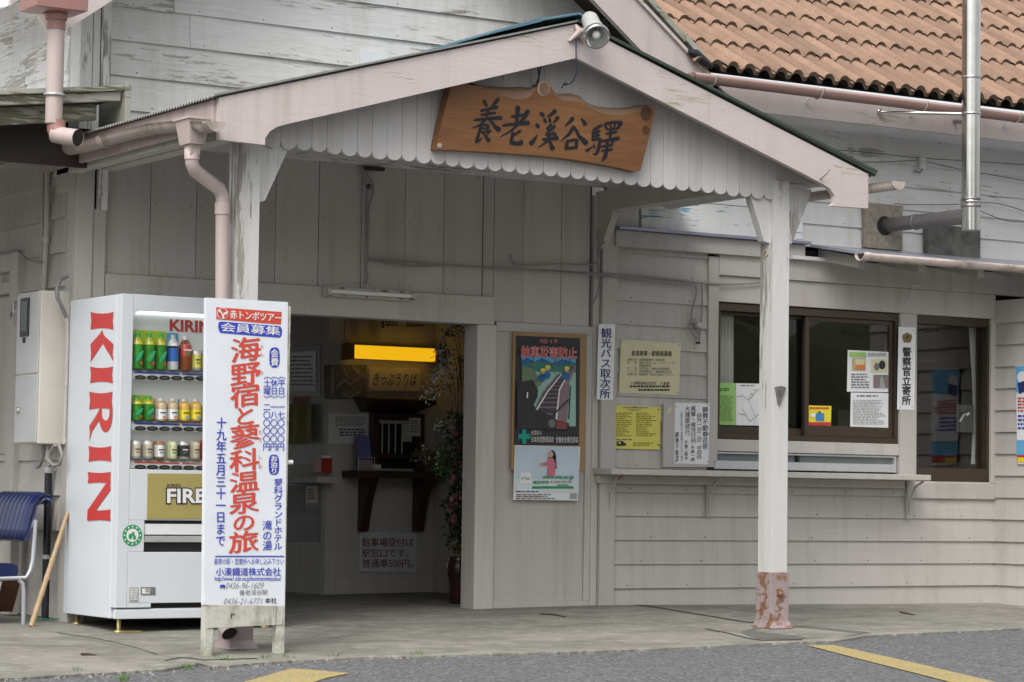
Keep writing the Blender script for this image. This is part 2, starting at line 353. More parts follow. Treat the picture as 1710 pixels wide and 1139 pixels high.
def tag(o, label, cat, group=None, kind=None):
    o['label'] = label; o['category'] = cat
    if group: o['group'] = group
    if kind: o['kind'] = kind
    return o
def struct(o): o['kind'] = 'structure'; return o
def thing(name, loc, label, cat, group=None):
    o = bpy.data.objects.new(name, None); C0.objects.link(o); o.location = loc; o.empty_display_size = .1
    return tag(o, label, cat, group)

# ------------------------------------------------------------------ lettering (Blender's built-in font, turned into mesh)
_G = {}
def glyph(ch, bold=0.0):
    k = (ch, bold)
    if k not in _G:
        cu = bpy.data.curves.new('t', 'FONT'); cu.body = ch; cu.size = 1; cu.offset = bold; cu.resolution_u = 3
        o = bpy.data.objects.new('t', cu); C0.objects.link(o)
        me = bpy.data.meshes.new_from_object(o.evaluated_get(bpy.context.evaluated_depsgraph_get()))
        _G[k] = ([(v.co.x, v.co.y) for v in me.vertices], [list(p.vertices) for p in me.polygons])
        bpy.data.objects.remove(o); bpy.data.curves.remove(cu); bpy.data.meshes.remove(me)
    return _G[k]
def bb(vs): xs = [p[0] for p in vs]; ys = [p[1] for p in vs]; return min(xs), max(xs), min(ys), max(ys)
_rx0, _rx1, _ry0, _ry1 = bb(glyph('国')[0]); _RC = ((_rx0+_rx1)/2, (_ry0+_ry1)/2); _RS = max(_rx1-_rx0, _ry1-_ry0)/.9
class Canvas:
    """flat artwork on a plane; positions are surveyed with the photo's pixel grid"""
    def __init__(s, mb, fn, normal): s.mb = mb; s.fn = fn; s.n = Vector(normal)
    def P(s, x, y, lay): return s.fn(x, y)+s.n*(.0012*lay+.0005)
    def poly(s, pts, mat, lay=1): s.mb.flat([s.P(x, y, lay) for x, y in pts], mat, .5)
    def rect(s, x0, y0, x1, y1, mat, lay=1, sl=0.0): s.poly([(x0, y0), (x0, y1), (x1, y1+sl*(x1-x0)), (x1, y0+sl*(x1-x0))], mat, lay)
    def oval(s, x0, y0, x1, y1, mat, lay=1, sl=0.0, k=24, pw=2.0):
        cx, cy, rx, ry = (x0+x1)/2, (y0+y1)/2, (x1-x0)/2, (y1-y0)/2; pts = []
        for i in range(k):
            a_ = -2*math.pi*i/k; c_, s_ = math.cos(a_), math.sin(a_)
            X = cx+rx*math.copysign(abs(c_)**(2/pw), c_); pts.append((X, cy+ry*math.copysign(abs(s_)**(2/pw), s_)+sl*(X-cx)))
        s.poly(pts, mat, lay)
    def ch(s, c, x0, y0, x1, y1, mat, lay=2, sl=0.0, bold=.0, rot=False, rise=0.0):
        if bold > 0:
            for i, (a_, b_) in enumerate(((1, 0), (-1, 0), (0, 1), (0, -1), (.7, .7), (-.7, -.7), (.7, -.7), (-.7, .7)) if bold > .02 else ((1, .6), (-1, -.6))):
                dx, dy = a_*bold*(x1-x0), b_*bold*(y1-y0); s.ch(c, x0+dx, y0+dy, x1+dx, y1+dy, mat, lay+i*.07, sl, 0, rot, rise)
            return
        vs, fs = glyph(c, 0); out = []
        for gx, gy in vs:
            u = (gx-_RC[0])/_RS+.5; v = (gy-_RC[1])/_RS+.5
            if rot: u, v = v, 1-u
            v += rise*(u-.5)
            X = x0+u*(x1-x0); out.append(s.P(X, y1-v*(y1-y0)+sl*(X-x0), lay))
        if out: s.mb.add(out, fs, mat, False, .5)
    def vtext(s, t, xc, y0, y1, wd, mat, lay=2, bold=0.0, rise=0.0, sl=0.0, lean=0.0):
        h = (y1-y0)/len(t)
        for i, c in enumerate(t):
            if c == ' ': continue
            X = xc+lean*(i*h)
            s.ch(c, X-wd/2, y0+i*h, X+wd/2, y0+(i+1)*h, mat, lay, sl, bold, c in 'ー（）(){}', rise)
    def htext(s, t, x0, x1, yc, h, mat, lay=2, bold=0.0, sl=0.0):
        wd = (x1-x0)/len(t)
        for i, c in enumerate(t):
            if c != ' ': s.ch(c, x0+i*wd, yc-h/2+sl*(i*wd), x0+(i+1)*wd, yc+h/2+sl*(i*wd), mat, lay, sl, bold)
    def word(s, t, x0, y0, x1, y1, mat, lay=2, bold=0.0, sl=0.0, rot=False, skew=0.0):
        vs, fs = glyph(t, bold if t.isascii() else 0); a_, b_, c_, d_ = bb(vs); out = []
        for gx, gy in vs:
            u = (gx-a_)/(b_-a_); v = (gy-c_)/(d_-c_)
            if rot: u, v = v, 1-u
            X = x0+u*(x1-x0)+skew*(v-.5); out.append(s.P(X, y1-v*(y1-y0)+sl*(X-x0), lay))
        s.mb.add(out, fs, mat, False, .5)
    def lines(s, x0, y0, x1, y1, n, mat, lay=2, sl=0.0, fill=.55, rag=.3, dash=7):
        """rows too small to read in the photo: broken rows of print"""
        st = (y1-y0)/n
        for i in range(n):
            xe = x1-(x1-x0)*rag*random.random(); x = x0
            while x < xe-.5:
                w_ = dash*(.5+random.random())
                s.rect(x, y0+i*st, min(x+w_, xe), y0+i*st+st*fill, mat, lay, sl); x += w_+dash*.25
def paper(name, label, cat, quad, Y, mat, thick=.002, group=None, art=None, fn=None, normal=(0, -1, 0), curl=0.0):
    """sheet with four photo corners TL,TR,BR,BL on plane y=Y"""
    fn = fn or (lambda x, y: aY(x, y, Y)); nn = Vector(normal)
    mb = MB(); q = [fn(*p) for p in quad]; mb.prism([q[0], q[3], q[2], q[1]], nn*-thick, mat)
    if art: art(Canvas(mb, fn, normal))
    return tag(mb.build(name), label, cat, group)

# ================================================================== THE GROUND
def ground_sheet():
    xs = [-150, -60, -25, -14, -9, -6, -4.2, -3, -2, -1, 0, 1, 2, 3, 5, 9, 16, 40, 150]; ys = [-150, -60, -30, -20, -14, -10, -7, -5, -4, -3, -2, -1, 0, 6, 20, 60, 150]
    mb = MB(); vs = [(x, y, ground(x, y)-.017) for y in ys for x in xs]; n = len(xs)
    fs = [(j*n+i, j*n+i+1, (j+1)*n+i+1, (j+1)*n+i) for j in range(len(ys)-1) for i in range(n-1)]
    mb.add(vs, fs, 'asphalt', False, .5); return mb.build('asphalt_road')
struct(ground_sheet())
EDGE = [(-160, 1139), (-60, 1134), (0, 1131), (60, 1128), (180, 1121), (270, 1116), (330, 1107), (350, 1112), (420, 1106), (480, 1102), (600, 1096), (700, 1094), (860, 1089), (1000, 1085),
        (1130, 1080), (1290, 1072), (1400, 1068), (1445, 1060), (1520, 1056), (1620, 1052), (1710, 1048), (1820, 1043)]
def slab():
    pts = []
    for (x0, y0), (x1, y1) in zip(EDGE, EDGE[1:]):
        k = max(1, int((x1-x0)/7))
        for i in range(k): t_ = i/k; pts.append(aS(x0+(x1-x0)*t_, y0+(y1-y0)*t_+random.uniform(-.45, .45)))
    pts = [Vector((-9, pts[0].y+.25, 0))]+pts+[Vector((7, pts[-1].y+1.2, 0))]
    mb = MB(); rows = []
    for f_, dz in ((0, -.12), (0, -.006), (.006, 0), (.25, 0), (.5, 0), (.75, 0), (1, 0), (1.6, 0), (5, 0)):
        row = []
        for p in pts:
            y = p.y*(1-f_) if f_ <= 1 else (f_-1)*2
            row.append((p.x, y, ground(p.x, y)+dz))
        rows.append(row)
    n = len(pts); vs = [p for r in rows for p in r]
    mb.add(vs, [(j*n+i, j*n+i+1, (j+1)*n+i+1, (j+1)*n+i) for j in range(len(rows)-1) for i in range(n-1)], 'concrete', False, .5)
    def crack(path, w0):
        for (xa, ya), (xb, yb) in zip(path, path[1:]):
            mb.flat([aS(xa, ya-w0/2, .002), aS(xa, ya+w0/2, .002), aS(xb, yb+w0/2, .002), aS(xb, yb-w0/2, .002)], 'dark', .5)
    crack([(1062, 1010), (1090, 1013), (1150, 1023), (1200, 1031), (1240, 1038), (1262, 1040)], 1.6)
    crack([(1178, 1050), (1215, 1057), (1250, 1066), (1272, 1069), (1340, 1068)], 1.3)
    crack([(275, 1103), (300, 1098), (318, 1099), (340, 1102), (380, 1101), (430, 1099)], 1.2)
    crack([(95, 1056), (150, 1064), (190, 1072), (230, 1082), (262, 1092)], .6)
    return mb.build('concrete_platform')
struct(slab())
struct(MB().flat([aS(*p, .0015) for p in ((1262, 1047), (1236, 1056), (1262, 1066), (1330, 1067), (1420, 1062), (1455, 1056), (1400, 1050), (1345, 1045))], plain('dark_patched_concrete', (.13, .128, .115), .9, 0, .4, 30, bumpy=.4)).build('pavement_patch'))  # darker concrete patch beside the right post base
def aA(x, y): return aS(x, y, -.0125)
for poly in ([(385, 1145), (487, 1116), (515, 1118), (585, 1124), (545, 1132), (500, 1147)], [(1346, 1077), (1392, 1077), (1520, 1105), (1672, 1141), (1596, 1141), (1450, 1104)]):
    struct(MB().flat([aA(*p) for p in poly], 'line').build('yellow_road_marking'))

# ================================================================== THE STATION BUILDING
YB = 0.0
B = thing('station_building', (-1.5, 1.5, 0), 'old timber station building with grey painted boards and a terracotta tiled wing', 'building')
def hboards(name, x0, x1, z0, z1, st, mat, yf=0.0, lap=.016, joints=(), jit=.0, xlim=None, off=0.0, parent=None):
    mb = MB(); z = z0-off
    while z < z1:
        za, zb = max(z, z0), min(z+st+.012, z1+.012)
        a_, b_ = (x0, x1) if xlim is None else xlim((za+zb)/2)
        if b_-a_ > .1 and zb > za+.01:
            cuts = [a_]+sorted(j for j in ([random.uniform(a_, b_)] if joints == 'r' and random.random() < .8 else []) if a_+.2 < j < b_-.2)+[b_]
            for u0, u1 in zip(cuts, cuts[1:]):
                d = random.uniform(-.002, .002); w_ = random.uniform(-jit, jit); w2 = random.uniform(-jit, jit)
                f0, t0 = yf-lap+d, yf+d
                mb.hexa([(u0+.0015, f0, za+w_), (u1-.0015, f0, za+w2), (u1-.0015, yf+.03, za+w2), (u0+.0015, yf+.03, za+w_)],
                        [(u0+.0015, t0, zb+w_), (u1-.0015, t0, zb+w2), (u1-.0015, yf+.03, zb+w2), (u0+.0015, yf+.03, zb+w_)], mat)
        if za > z0 and b_-a_ > .5:
            x = a_+random.uniform(.1, .3)
            while x < b_-.05: mb.box(x, x+.006, yf-lap-.002, yf, za+.018, za+.024, 'nail_rust'); x += random.uniform(.42, .5)
        z += st
    return mb
def yboards(x, y0, y1, z0, z1, st, mat, lap=.016, jit=.002, joints=True):   # boards on a wall that runs along y and faces -x
    mb = MB(); z = z0
    while z < z1:
        zb = min(z+st+.012, z1); cuts = [y0, y1] if not joints else sorted([y0, y1]+([random.uniform(y0+.3, y0+1.2)] if random.random() < .8 else [])+[random.uniform(y0+1.3, y1-.3)])
        for u0, u1 in zip(cuts, cuts[1:]):
            d = random.uniform(-.002, .002); w_ = random.uniform(-jit, jit)
            mb.hexa([(x-lap+d, u1-.0015, z+w_), (x-lap+d, u0+.0015, z+w_), (x+.03, u0+.0015, z+w_), (x+.03, u1-.0015, z+w_)],
                    [(x+d, u1-.0015, zb+w_), (x+d, u0+.0015, zb+w_), (x+.03, u0+.0015, zb+w_), (x+.03, u1-.0015, zb+w_)], mat)
        z += st
    return mb
# gable roof lines on the barge plane
YG = -.5
gl0, gl1 = aY(88, 64, YG), aY(179, 0, YG); gr0, gr1 = aY(992, 0, YG), aY(1061, 74, YG); gu0, gu1 = aY(1060, 0, YG), aY(1165, 110, YG)
def line(p, q): s = (q.z-p.z)/(q.x-p.x); return s, p.z-s*p.x
SLl = line(gl0, gl1); SLr = line(gr0, gr1); SLu = line(gu0, gu1)
SLr = ((SLr[0]+SLu[0])/2, gr1.z-(SLr[0]+SLu[0])/2*gr1.x); SLu = (SLr[0], gu1.z-SLr[0]*gu1.x)
SLl = line(gl0, gl1); SLl = (min(SLl[0], .72), gl0.z-min(SLl[0], .72)*gl0.x)
APX = (SLr[1]-SLl[1])/(SLl[0]-SLr[0]); APZ = SLl[0]*APX+SLl[1]
BWID = SLu[1]-SLr[1]
def gx(z): return max(-3.47, (z+.02-BWID-SLl[1])/SLl[0]), min(.75, (z+.02-SLu[1])/SLu[0])
zg = aY(182, 66, 0).z
hboards('g', -3.47, .6, 2.70, APZ+.2, .2005, 'up_x', 0, .02, 'r', .004, gx, off=(2.70-(zg-.2005*5)) % .2005).build('gable_wall', B)
a0 = aY(600, 83, -.022); a1 = aY(648, 112, -.022)
MB().box(a0.x, a1.x, -.027, -.012, a1.z, a0.z, 'white_pl').build('wall_patch_board', B)
mb = MB(); mb.box(-3.66, -3.585, -.035, .12, 2.3, 3.46, 'up_z'); mb.box(-3.58, -3.535, -.03, .03, 2.3, 3.5, 'up_z'); mb.box(-3.53, -3.472, -.04, .03, 2.3, 3.52, 'up_z'); mb.build('corner_board', B, .003)
mb = MB(); mb.box(-3.665, -3.56, -.045, .1, -.08, 2.6, 'low_z'); mb.box(-3.555, -3.475, -.03, .06, -.08, 2.6, 'low_z'); mb.build('corner_post', B, .004)
# left side wall
zs = aX(0, 385.6, -3.68).z
yboards(-3.66, .1, 5, zs-.2*9, 2.75, .2, 'low_y', .024).build('side_wall', B)
yboards(-3.66, .12, 6, 2.9, SLl[0]*-3.66+SLl[1]+BWID+.03, .21, 'up_y', .022, .006).build('side_wall_upper', B)
# vertical boarding under the canopy
seams = [-3.472]+[aY(x, 400).x for x in (170, 250, 327, 395, 460, 532, 603, 609, 676, 741, 806)]
ZL = aY(620, 483).z
mb = MB()
for u0, u1 in zip(seams, seams[1:]):
    d = random.uniform(-.003, .003); mb.box(u0+.002, u1-.002, d, .03, ZL, 2.73, 'low_z')
    for zn in (ZL+.03, ZL+.42, 2.69):
        for xn in (u0+.03, u1-.035): mb.box(xn, xn+.006, d-.0015, d+.002, zn, zn+.006, 'nail_rust')
sr = [aY(x, 450).x for x in (806, 824, 874, 937, 985)]
for u0, u1 in zip(sr[1:], sr[2:]): mb.box(u0+.002, u1-.002, random.uniform(-.003, .003), .03, aY(905, 541).z, 2.73, 'low_z')
mb.box(sr[0]+.002, sr[1]-.002, .0, .03, ZL-.2, 2.73, 'low_z')
mb.box(-3.46, -.07, .032, .05, 1.77, 2.73, 'dark'); mb.build('boarded_wall', B)
# door opening: lintel, jamb, panel
zo0, zo1 = aY(630, 532.5).z, ZL
DX0 = -2.78; DX1 = aY(790, 780).x
mb = MB(); mb.box(-3.47, aY(822, 520).x, -.028, .12, zo0, zo1-.004, 'low_x'); mb.build('lintel', B, .004)
mb = MB(); mb.box(DX1, aY(822, 780).x, -.03, .13, -.05, zo0-.002, 'low_z'); mb.build('door_jamb', B, .004)
mb = MB(); mb.box(DX0-.12, DX0, -.03, .13, -.09, zo0-.002, 'low_z'); mb.box(-3.47, DX0-.12, -.005, .03, -.09, zo0-.002, 'low_z'); mb.build('door_jamb', B)
px0, px1, pz0, pz1 = RC(824, 556, 975, 1004)
mb = MB(); xr = aY(985, 780).x; zt = aY(905, 541).z
mb.box(px0, px1, 0, .03, pz0, zt-.06, 'low_z'); mb.box(px0, xr, -.014, .03, zt-.06, zt-.002, 'low_x'); mb.box(px0, xr, -.016, .03, -.03, pz0, 'low_x'); mb.box(px1+.002, xr, -.012, .03, pz0+.001, zt-.062, 'low_z'); mb.build('wall_panel', B, .002)
zc = aY(1015, 380).z
mb = MB(); mb.box(aY(1000, 700).x-.012, aY(1018, 700).x+.02, -.045, .1, -.02, 2.64, 'low_z'); mb.box(aY(986, 700).x, aY(999, 700).x-.012, -.02, .03, -.02, 2.64, 'low_z'); mb.build('wall_post', B, .003)
# right-hand lower wall
WX0 = aY(1018, 780).x+.02; WX1 = aY(1660, 780).x
zb_ = aY(1300, 980).z; ST = .1555
w1 = RC(1195, 513, 1500, 786); w2 = RC(1528, 527, 1652, 806)
ztop = aY(1290, 466).z
hboards('b', WX0, WX1, -.04, w2[2]-.005, ST, 'low_x', 0, .015, jit=.0025, off=(-.04-(zb_-ST)) % ST).build('clapboard_wall', B)
zb2 = zb_+ST*math.floor((w2[2]-zb_)/ST)
hboards('b', WX0, w1[0]-.08, w2[2], 2.34, ST, 'low_x', 0, .015, off=(w2[2]-zb2)).build('clapboard_wall', B)
mb = MB(); mb.box(w1[0]-.085, w1[0]-.002, -.03, .06, aY(1190, 770).z, 2.3, 'low_z'); mb.build('wall_post', B, .003)
tx0 = w1[0]+.001
mb = MB()
mb.box(tx0, WX1, -.012, .03, w1[3], ztop-.002, 'low_x'); mb.box(tx0, 5.5, -.03, .03, ztop, 2.34, 'low_x'); mb.build('head_board', B, .003)
mb = MB(); mb.box(w1[1]+.001, w2[0]-.001, -.02, .06, w2[2], w1[3]-.001, 'low_z'); mb.build('window_post', B, .003); mb = MB(); mb.box(w2[1]+.001, WX1, -.02, .06, w2[2], w1[3]-.001, 'low_z'); mb.build('window_post', B, .003)
mb = MB(); mb.box(w1[1]+.06, WX1, -.022, .03, w2[2]-.115, w2[2]-.002, 'low_x'); mb.build('window_sill', B, .003)
# return wall at the right end
mb = MB(); z = zb_-ST
while z < 2.0:
    mb.hexa([(WX1-.015, .0, z), (WX1-.015, -1.3, z), (WX1+.03, -1.3, z), (WX1+.03, .0, z)], [(WX1, .0, z+ST+.01), (WX1, -1.3, z+ST+.01), (WX1+.03, -1.3, z+ST+.01), (WX1+.03, .0, z+ST+.01)], 'low_y'); z += ST
mb.build('return_wall', B)
# windows
def vq(x0, x1, y, z0, z1, mat): return MB().flat([(x0, y, z0), (x1, y, z0), (x1, y, z1), (x0, y, z1)], mat)
def bars(mb, x0, x1, z0, z1, t, y0, y1, mat, tb=None, tt=None):
    tb = tb or t; tt = tt or t
    mb.box(x0, x0+t, y0, y1, z0, z1, mat); mb.box(x1-t, x1, y0, y1, z0, z1, mat); mb.box(x0+t, x1-t, y0+.001, y1, z0, z0+tb, mat); mb.box(x0+t, x1-t, y0+.001, y1, z1-tt, z1, mat)
us = RC(1197, 515, 1500, 737)
mb = MB(); bars(mb, us[0], us[1], us[2], us[3], .028, .0, .12, 'brownsash', .035, .05); W1 = mb.build('window', B, .002)
xm = aY(1343, 620, .03).x
mb = MB(); bars(mb, xm, us[1]-.03, us[2]+.036, us[3]-.052, .035, .02, .045, 'brownsash', .075, .03); mb.build('sash', W1, .002)
mb = MB(); bars(mb, us[0]+.029, xm+.05, us[2]+.036, us[3]-.052, .03, .06, .085, 'brownsash', .05, .02); mb.build('sash', W1, .002)
vq(xm+.036, us[1]-.066, .032, us[2]+.11, us[3]-.083, 'glass').build('pane', W1)
vq(us[0]+.06, xm+.019, .072, us[2]+.087, us[3]-.073, 'glass').build('pane', W1)
MB().box(us[0]-.0, us[1]+.0, -.012, .1, aY(1345, 757).z, us[2]-.002, 'low_x').build('transom', B, .003)
ls = RC(1193, 758, 1497, 786)
mb = MB(); bars(mb, ls[0], ls[1], ls[2], ls[3], .02, .0, .07, 'alu', .055, .012); W2 = mb.build('ticket_slide', B, .001)
mb = MB(); mb.box(aY(1332, 770).x, aY(1336, 770).x, .005, .05, ls[2], ls[3], 'black'); mb.build('divider', W2)
MB().box(ls[0]+.021, ls[1]-.021, .03, .034, ls[2]+.056, ls[3]-.013, plain('frosted_pane', (.17, .19, .19), .25, 0, .1, 3)).build('pane', W2)
mb = MB(); bars(mb, w2[0], w2[1], w2[2], w2[3], .022, .0, .12, 'brownsash', .1, .07); W3 = mb.build('window', B, .002)
vq(w2[0]+.023, w2[1]-.023, .052, w2[2]+.101, w2[3]-.071, 'glass').build('pane', W3)
# office behind the glass
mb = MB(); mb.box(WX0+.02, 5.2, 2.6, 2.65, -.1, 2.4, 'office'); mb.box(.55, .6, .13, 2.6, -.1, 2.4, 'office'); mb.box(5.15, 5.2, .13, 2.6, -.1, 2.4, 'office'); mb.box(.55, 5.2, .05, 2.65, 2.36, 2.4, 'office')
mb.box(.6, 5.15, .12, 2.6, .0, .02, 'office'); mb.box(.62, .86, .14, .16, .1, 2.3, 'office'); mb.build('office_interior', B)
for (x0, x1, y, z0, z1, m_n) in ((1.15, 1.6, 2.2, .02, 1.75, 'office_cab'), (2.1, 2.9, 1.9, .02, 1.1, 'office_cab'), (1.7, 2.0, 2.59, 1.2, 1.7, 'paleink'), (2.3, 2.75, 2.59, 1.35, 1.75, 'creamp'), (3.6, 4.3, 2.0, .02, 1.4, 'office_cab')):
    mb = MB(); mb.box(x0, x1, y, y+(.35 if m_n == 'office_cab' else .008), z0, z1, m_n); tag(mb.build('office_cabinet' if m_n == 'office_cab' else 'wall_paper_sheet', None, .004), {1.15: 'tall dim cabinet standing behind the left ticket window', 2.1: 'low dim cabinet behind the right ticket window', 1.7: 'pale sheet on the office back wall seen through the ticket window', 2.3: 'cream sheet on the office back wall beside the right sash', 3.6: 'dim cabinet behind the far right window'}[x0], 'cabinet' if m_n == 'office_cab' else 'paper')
# upper wall of the wing
hboards('u', .02, 7, 2.42, 3.30, .157, 'up_x2', 0, .018, 'r', .003).build('upper_wall', B)
# band board and flashing on top of the lower wall
pb0, pb1 = aY(1028, 381, -.05), aY(1272, 431, -.05)
mb = MB(); mb.box(pb0.x, 1.62, -.06, -.005, aY(1150, 420, -.06).z, aY(1150, 393, -.06).z, 'low_x'); mb.build('band_board', B, .003)
mb = MB(); mb.box(pb0.x, 1.64, -.10, .0, aY(1150, 393, -.06).z+.002, aY(1150, 393, -.06).z+.02, plain('flashing', (.30, .30, .40), .3, .5)); mb.build('flashing', B)
mb = MB(); c0, c1 = aY(1100, 330, -.03), aY(1290, 393, -.03); zz = aY(1150, 393, -.06).z
mb.box(.28, 1.62, -.03, -.019, zz+.03, zz+.225, 'rawwhite'); mb.box(.28, 1.62, -.028, -.019, zz+.23, zz+.40, 'rawwhite'); mb.box(.08, .26, -.028, -.019, zz+.03, zz+.2, 'up_x2'); mb.build('flaking_sheet', B)
g0, g1 = aY(1428, 424, -.5), aY(1710, 446, -.5); ZG = (g0.z+g1.z)/2
MB().hexa([(g0.x+.0, -.5, ZG+.0), (7, -.5, ZG), (7, 0, ZG+.085), (g0.x, 0, ZG+.085)], [(g0.x, -.5, ZG+.02), (7, -.5, ZG+.02), (7, 0, ZG+.105), (g0.x, 0, ZG+.105)], plain('pent_roof_sheet', (.35, .36, .42), .35, .4)).build('pent_roof', B)
for k in range(7):
    x = 1.78+.53*k; MB().hexa([(x, -.43, ZG-.085), (x+.06, -.43, ZG-.085), (x+.06, 0, ZG), (x, 0, ZG)], [(x, -.43, ZG-.01), (x+.06, -.43, ZG-.01), (x+.06, 0, ZG+.075), (x, 0, ZG+.075)], 'low_y').build('rafter', B)
a0 = aY(1322, 425, -.06); a1 = aY(1418, 440, -.06); MB().box(a0.x, a1.x, -.075, -.005, a1.z, a0.z-.005, 'up_x2').build('end_board', B, .003)
# main gable roof, barge boards
def slope_slab(mb, x0, z0, x1, z1, y0, y1, th, mat):
    mb.hexa([(x0, y0, z0), (x1, y0, z1), (x1, y1, z1), (x0, y1, z0)], [(x0, y0, z0+th), (x1, y0, z1+th), (x1, y1, z1+th), (x0, y1, z0+th)], mat)
bw = SLu[1]-SLr[1]
XE = .80; XW = gl0.x-.02
fr = lambda x: SLr[0]*x+SLr[1]; fu = lambda x: SLu[0]*x+SLu[1]; fl = lambda x: SLl[0]*x+SLl[1]
mb = MB(); mb.prism([(APX, YG, fr(APX)), (XE, YG, fr(XE)), (XE+.02, YG, fu(XE+.02)), (APX, YG, fu(APX))], (0, .04, 0), 'pink_x'); mb.build('barge_board', B, .003)
mb = MB(); mb.prism([tuple(gl0), (APX, YG, fl(APX)), (APX, YG, fl(APX)+bw+.05), (aY(20, -50, YG).x, YG, fl(aY(20, -50, YG).x)+bw+.05), tuple(aY(20, -50, YG)), tuple(aY(50, 0, YG))], (0, .04, 0), 'pink_x'); mb.build('barge_board', B, .003)
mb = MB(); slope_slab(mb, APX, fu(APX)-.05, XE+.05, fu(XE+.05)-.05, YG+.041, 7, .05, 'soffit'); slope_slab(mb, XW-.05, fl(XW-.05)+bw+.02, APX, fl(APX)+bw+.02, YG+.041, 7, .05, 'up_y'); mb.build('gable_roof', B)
mb = MB(); slope_slab(mb, APX, fu(APX)+.0, .74, fu(.74)+.0, YG-.02, YG+.04, .03, 'pink_x'); mb.build('verge_moulding', B, .003)
mb = MB(); x = APX
while x < .30:
    x2 = min(x+.40, .44); slope_slab(mb, x, fu(x)+.06+random.uniform(0, .012), x2, fu(x2)+.045, YG-.03, YG+.25, .05, 'moss_wood'); x = x2+.004
mb.build('verge_tiles', B, .004)
mb = MB(); mb.box(*[v for v in (aY(1000, 38, -.2).x, aY(1015, 38, -.2).x)], -.3, -.02, aY(1000, 44, -.2).z, aY(1000, 32, -.2).z, 'dark'); mb.build('purlin_end', B)
# tiled roof of the wing
TP = R_(30.5); EY = -.56; e0 = aY(1200, 120, EY); ZE = e0.z+.01
def tiles():
    mb = MB(); P = .132; ROW = .42; NR = 14; nx = 12; th = .028
    xs0, xs1 = -2.2, 6.6
    for r_ in range(NR):
        s0, s1 = r_*ROW, (r_+1)*ROW+.03
        x = xs0+(0 if r_ % 2 == 0 else 0); 
        while x < xs1:
            if x > (ZE+s0*math.sin(TP)-SLu[1])/SLu[0]-.12 and x < 5+.4*r_:
                odd = int(round((x-xs0)/P)) % 2; vs = []; tt = random.random(); dz = random.uniform(-.004, .004)
                for k in range(nx+1):
                    u = k/nx; u = .028+.972*u if odd else u; t2 = (u-.36)/.34; h_ = .039*math.sqrt(max(0, 1-t2*t2)) if abs(t2) < 1 else .004*math.sin((u-.7)/.32*math.pi)*-1
                    X = x+u*P
                    for s_, lift in ((s0, th+dz), (s1, 0.0)):
                        yy = EY+s_*math.cos(TP); z_ = ZE+s_*math.sin(TP)+h_+lift; vs.append((X, yy-h_*math.sin(TP)*.5, z_))
                mb.add(vs, [(2*k, 2*k+2, 2*k+3, 2*k+1) for k in range(nx)], 'tile', True, tt)
                lo = [vs[2*k] for k in range(nx+1)]; lw = [(p[0], p[1]+.02, p[2]-.026 if r_ == 0 else p[2]-.026) for p in lo]
                mb.add(lo+lw, [(k, k+nx+1, k+nx+2, k+1) for k in range(nx)], 'tile_edge', False, tt)
            x += P
    mb.flat([(.46, EY+.06, ZE-.01), (7, EY+.06, ZE-.01), (7, EY+5.2, ZE+5.14*math.tan(TP)-.01), ((ZE+5.14*math.tan(TP)-SLu[1])/SLu[0]-.1, EY+5.2, ZE+5.14*math.tan(TP)-.01)], 'dark')
    return mb.build('tiled_roof', B)
tiles()
mb = MB(); f0, f1 = aY(1280, 190, -.48), aY(1280, 150, -.48)
mb.box(.50, 7, -.5, -.47, f0.z, ZE-.03, 'pink_x'); mb.build('eave_fascia', B, .003)
MB().box(.5, 7, -.47, .0, f0.z+.02, f0.z+.035, 'up_x2').build('eave_soffit', B)
# lean-to roof on the left flank
q0 = aY(210, 142, -.65); q1 = aY(0, 149, -.65); s_ = (q1.z-q0.z)/(q1.x-q0.x)
def lt(x, dz): return q0.z+s_*(x-q0.x)+dz
xa, xb = -6.2, q0.x
mb = MB(); mb.hexa([(xa, -.65, lt(xa, -.03)), (xb, -.65, lt(xb, -.03)), (xb, -.62, lt(xb, -.03)), (xa, -.62, lt(xa, -.03))], [(xa, -.65, lt(xa, 0)), (xb, -.65, lt(xb, 0)), (xb, -.62, lt(xb, 0)), (xa, -.62, lt(xa, 0))], 'moss_wood')
mb.hexa([(xa, -.63, lt(xa, -.085)), (xb-.02, -.63, lt(xb-.02, -.085)), (xb-.02, -.60, lt(xb-.02, -.085)), (xa, -.60, lt(xa, -.085))], [(xa, -.63, lt(xa, -.032)), (xb-.02, -.63, lt(xb-.02, -.032)), (xb-.02, -.6, lt(xb-.02, -.032)), (xa, -.6, lt(xa, -.032))], 'moss_wood')
mb.hexa([(xa, -.56, lt(xa, -.21)), (xb-.13, -.56, lt(xb-.13, -.18)), (xb-.13, -.53, lt(xb-.13, -.18)), (xa, -.53, lt(xa, -.21))], [(xa, -.56, lt(xa, -.09)), (xb-.13, -.56, lt(xb-.13, -.09)), (xb-.13, -.53, lt(xb-.13, -.09)), (xa, -.53, lt(xa, -.09))], 'moss_wood')
mb.box(xb-.005, xb+.03, -.66, -.3, lt(xb, -.22), lt(xb, .012), 'moss_wood'); mb.build('side_roof', B, .003)
mb = MB(); mb.hexa([(xa, -.6, lt(xa, -.08)), (xb-.03, -.6, lt(xb, -.08)), (xb-.03, 4, lt(xb, .0)), (xa, 4, lt(xa, .0))], [(xa, -.6, lt(xa, -.03)), (xb-.03, -.6, lt(xb, -.03)), (xb-.03, 4, lt(xb, .03)), (xa, 4, lt(xa, .03))], 'soffit')
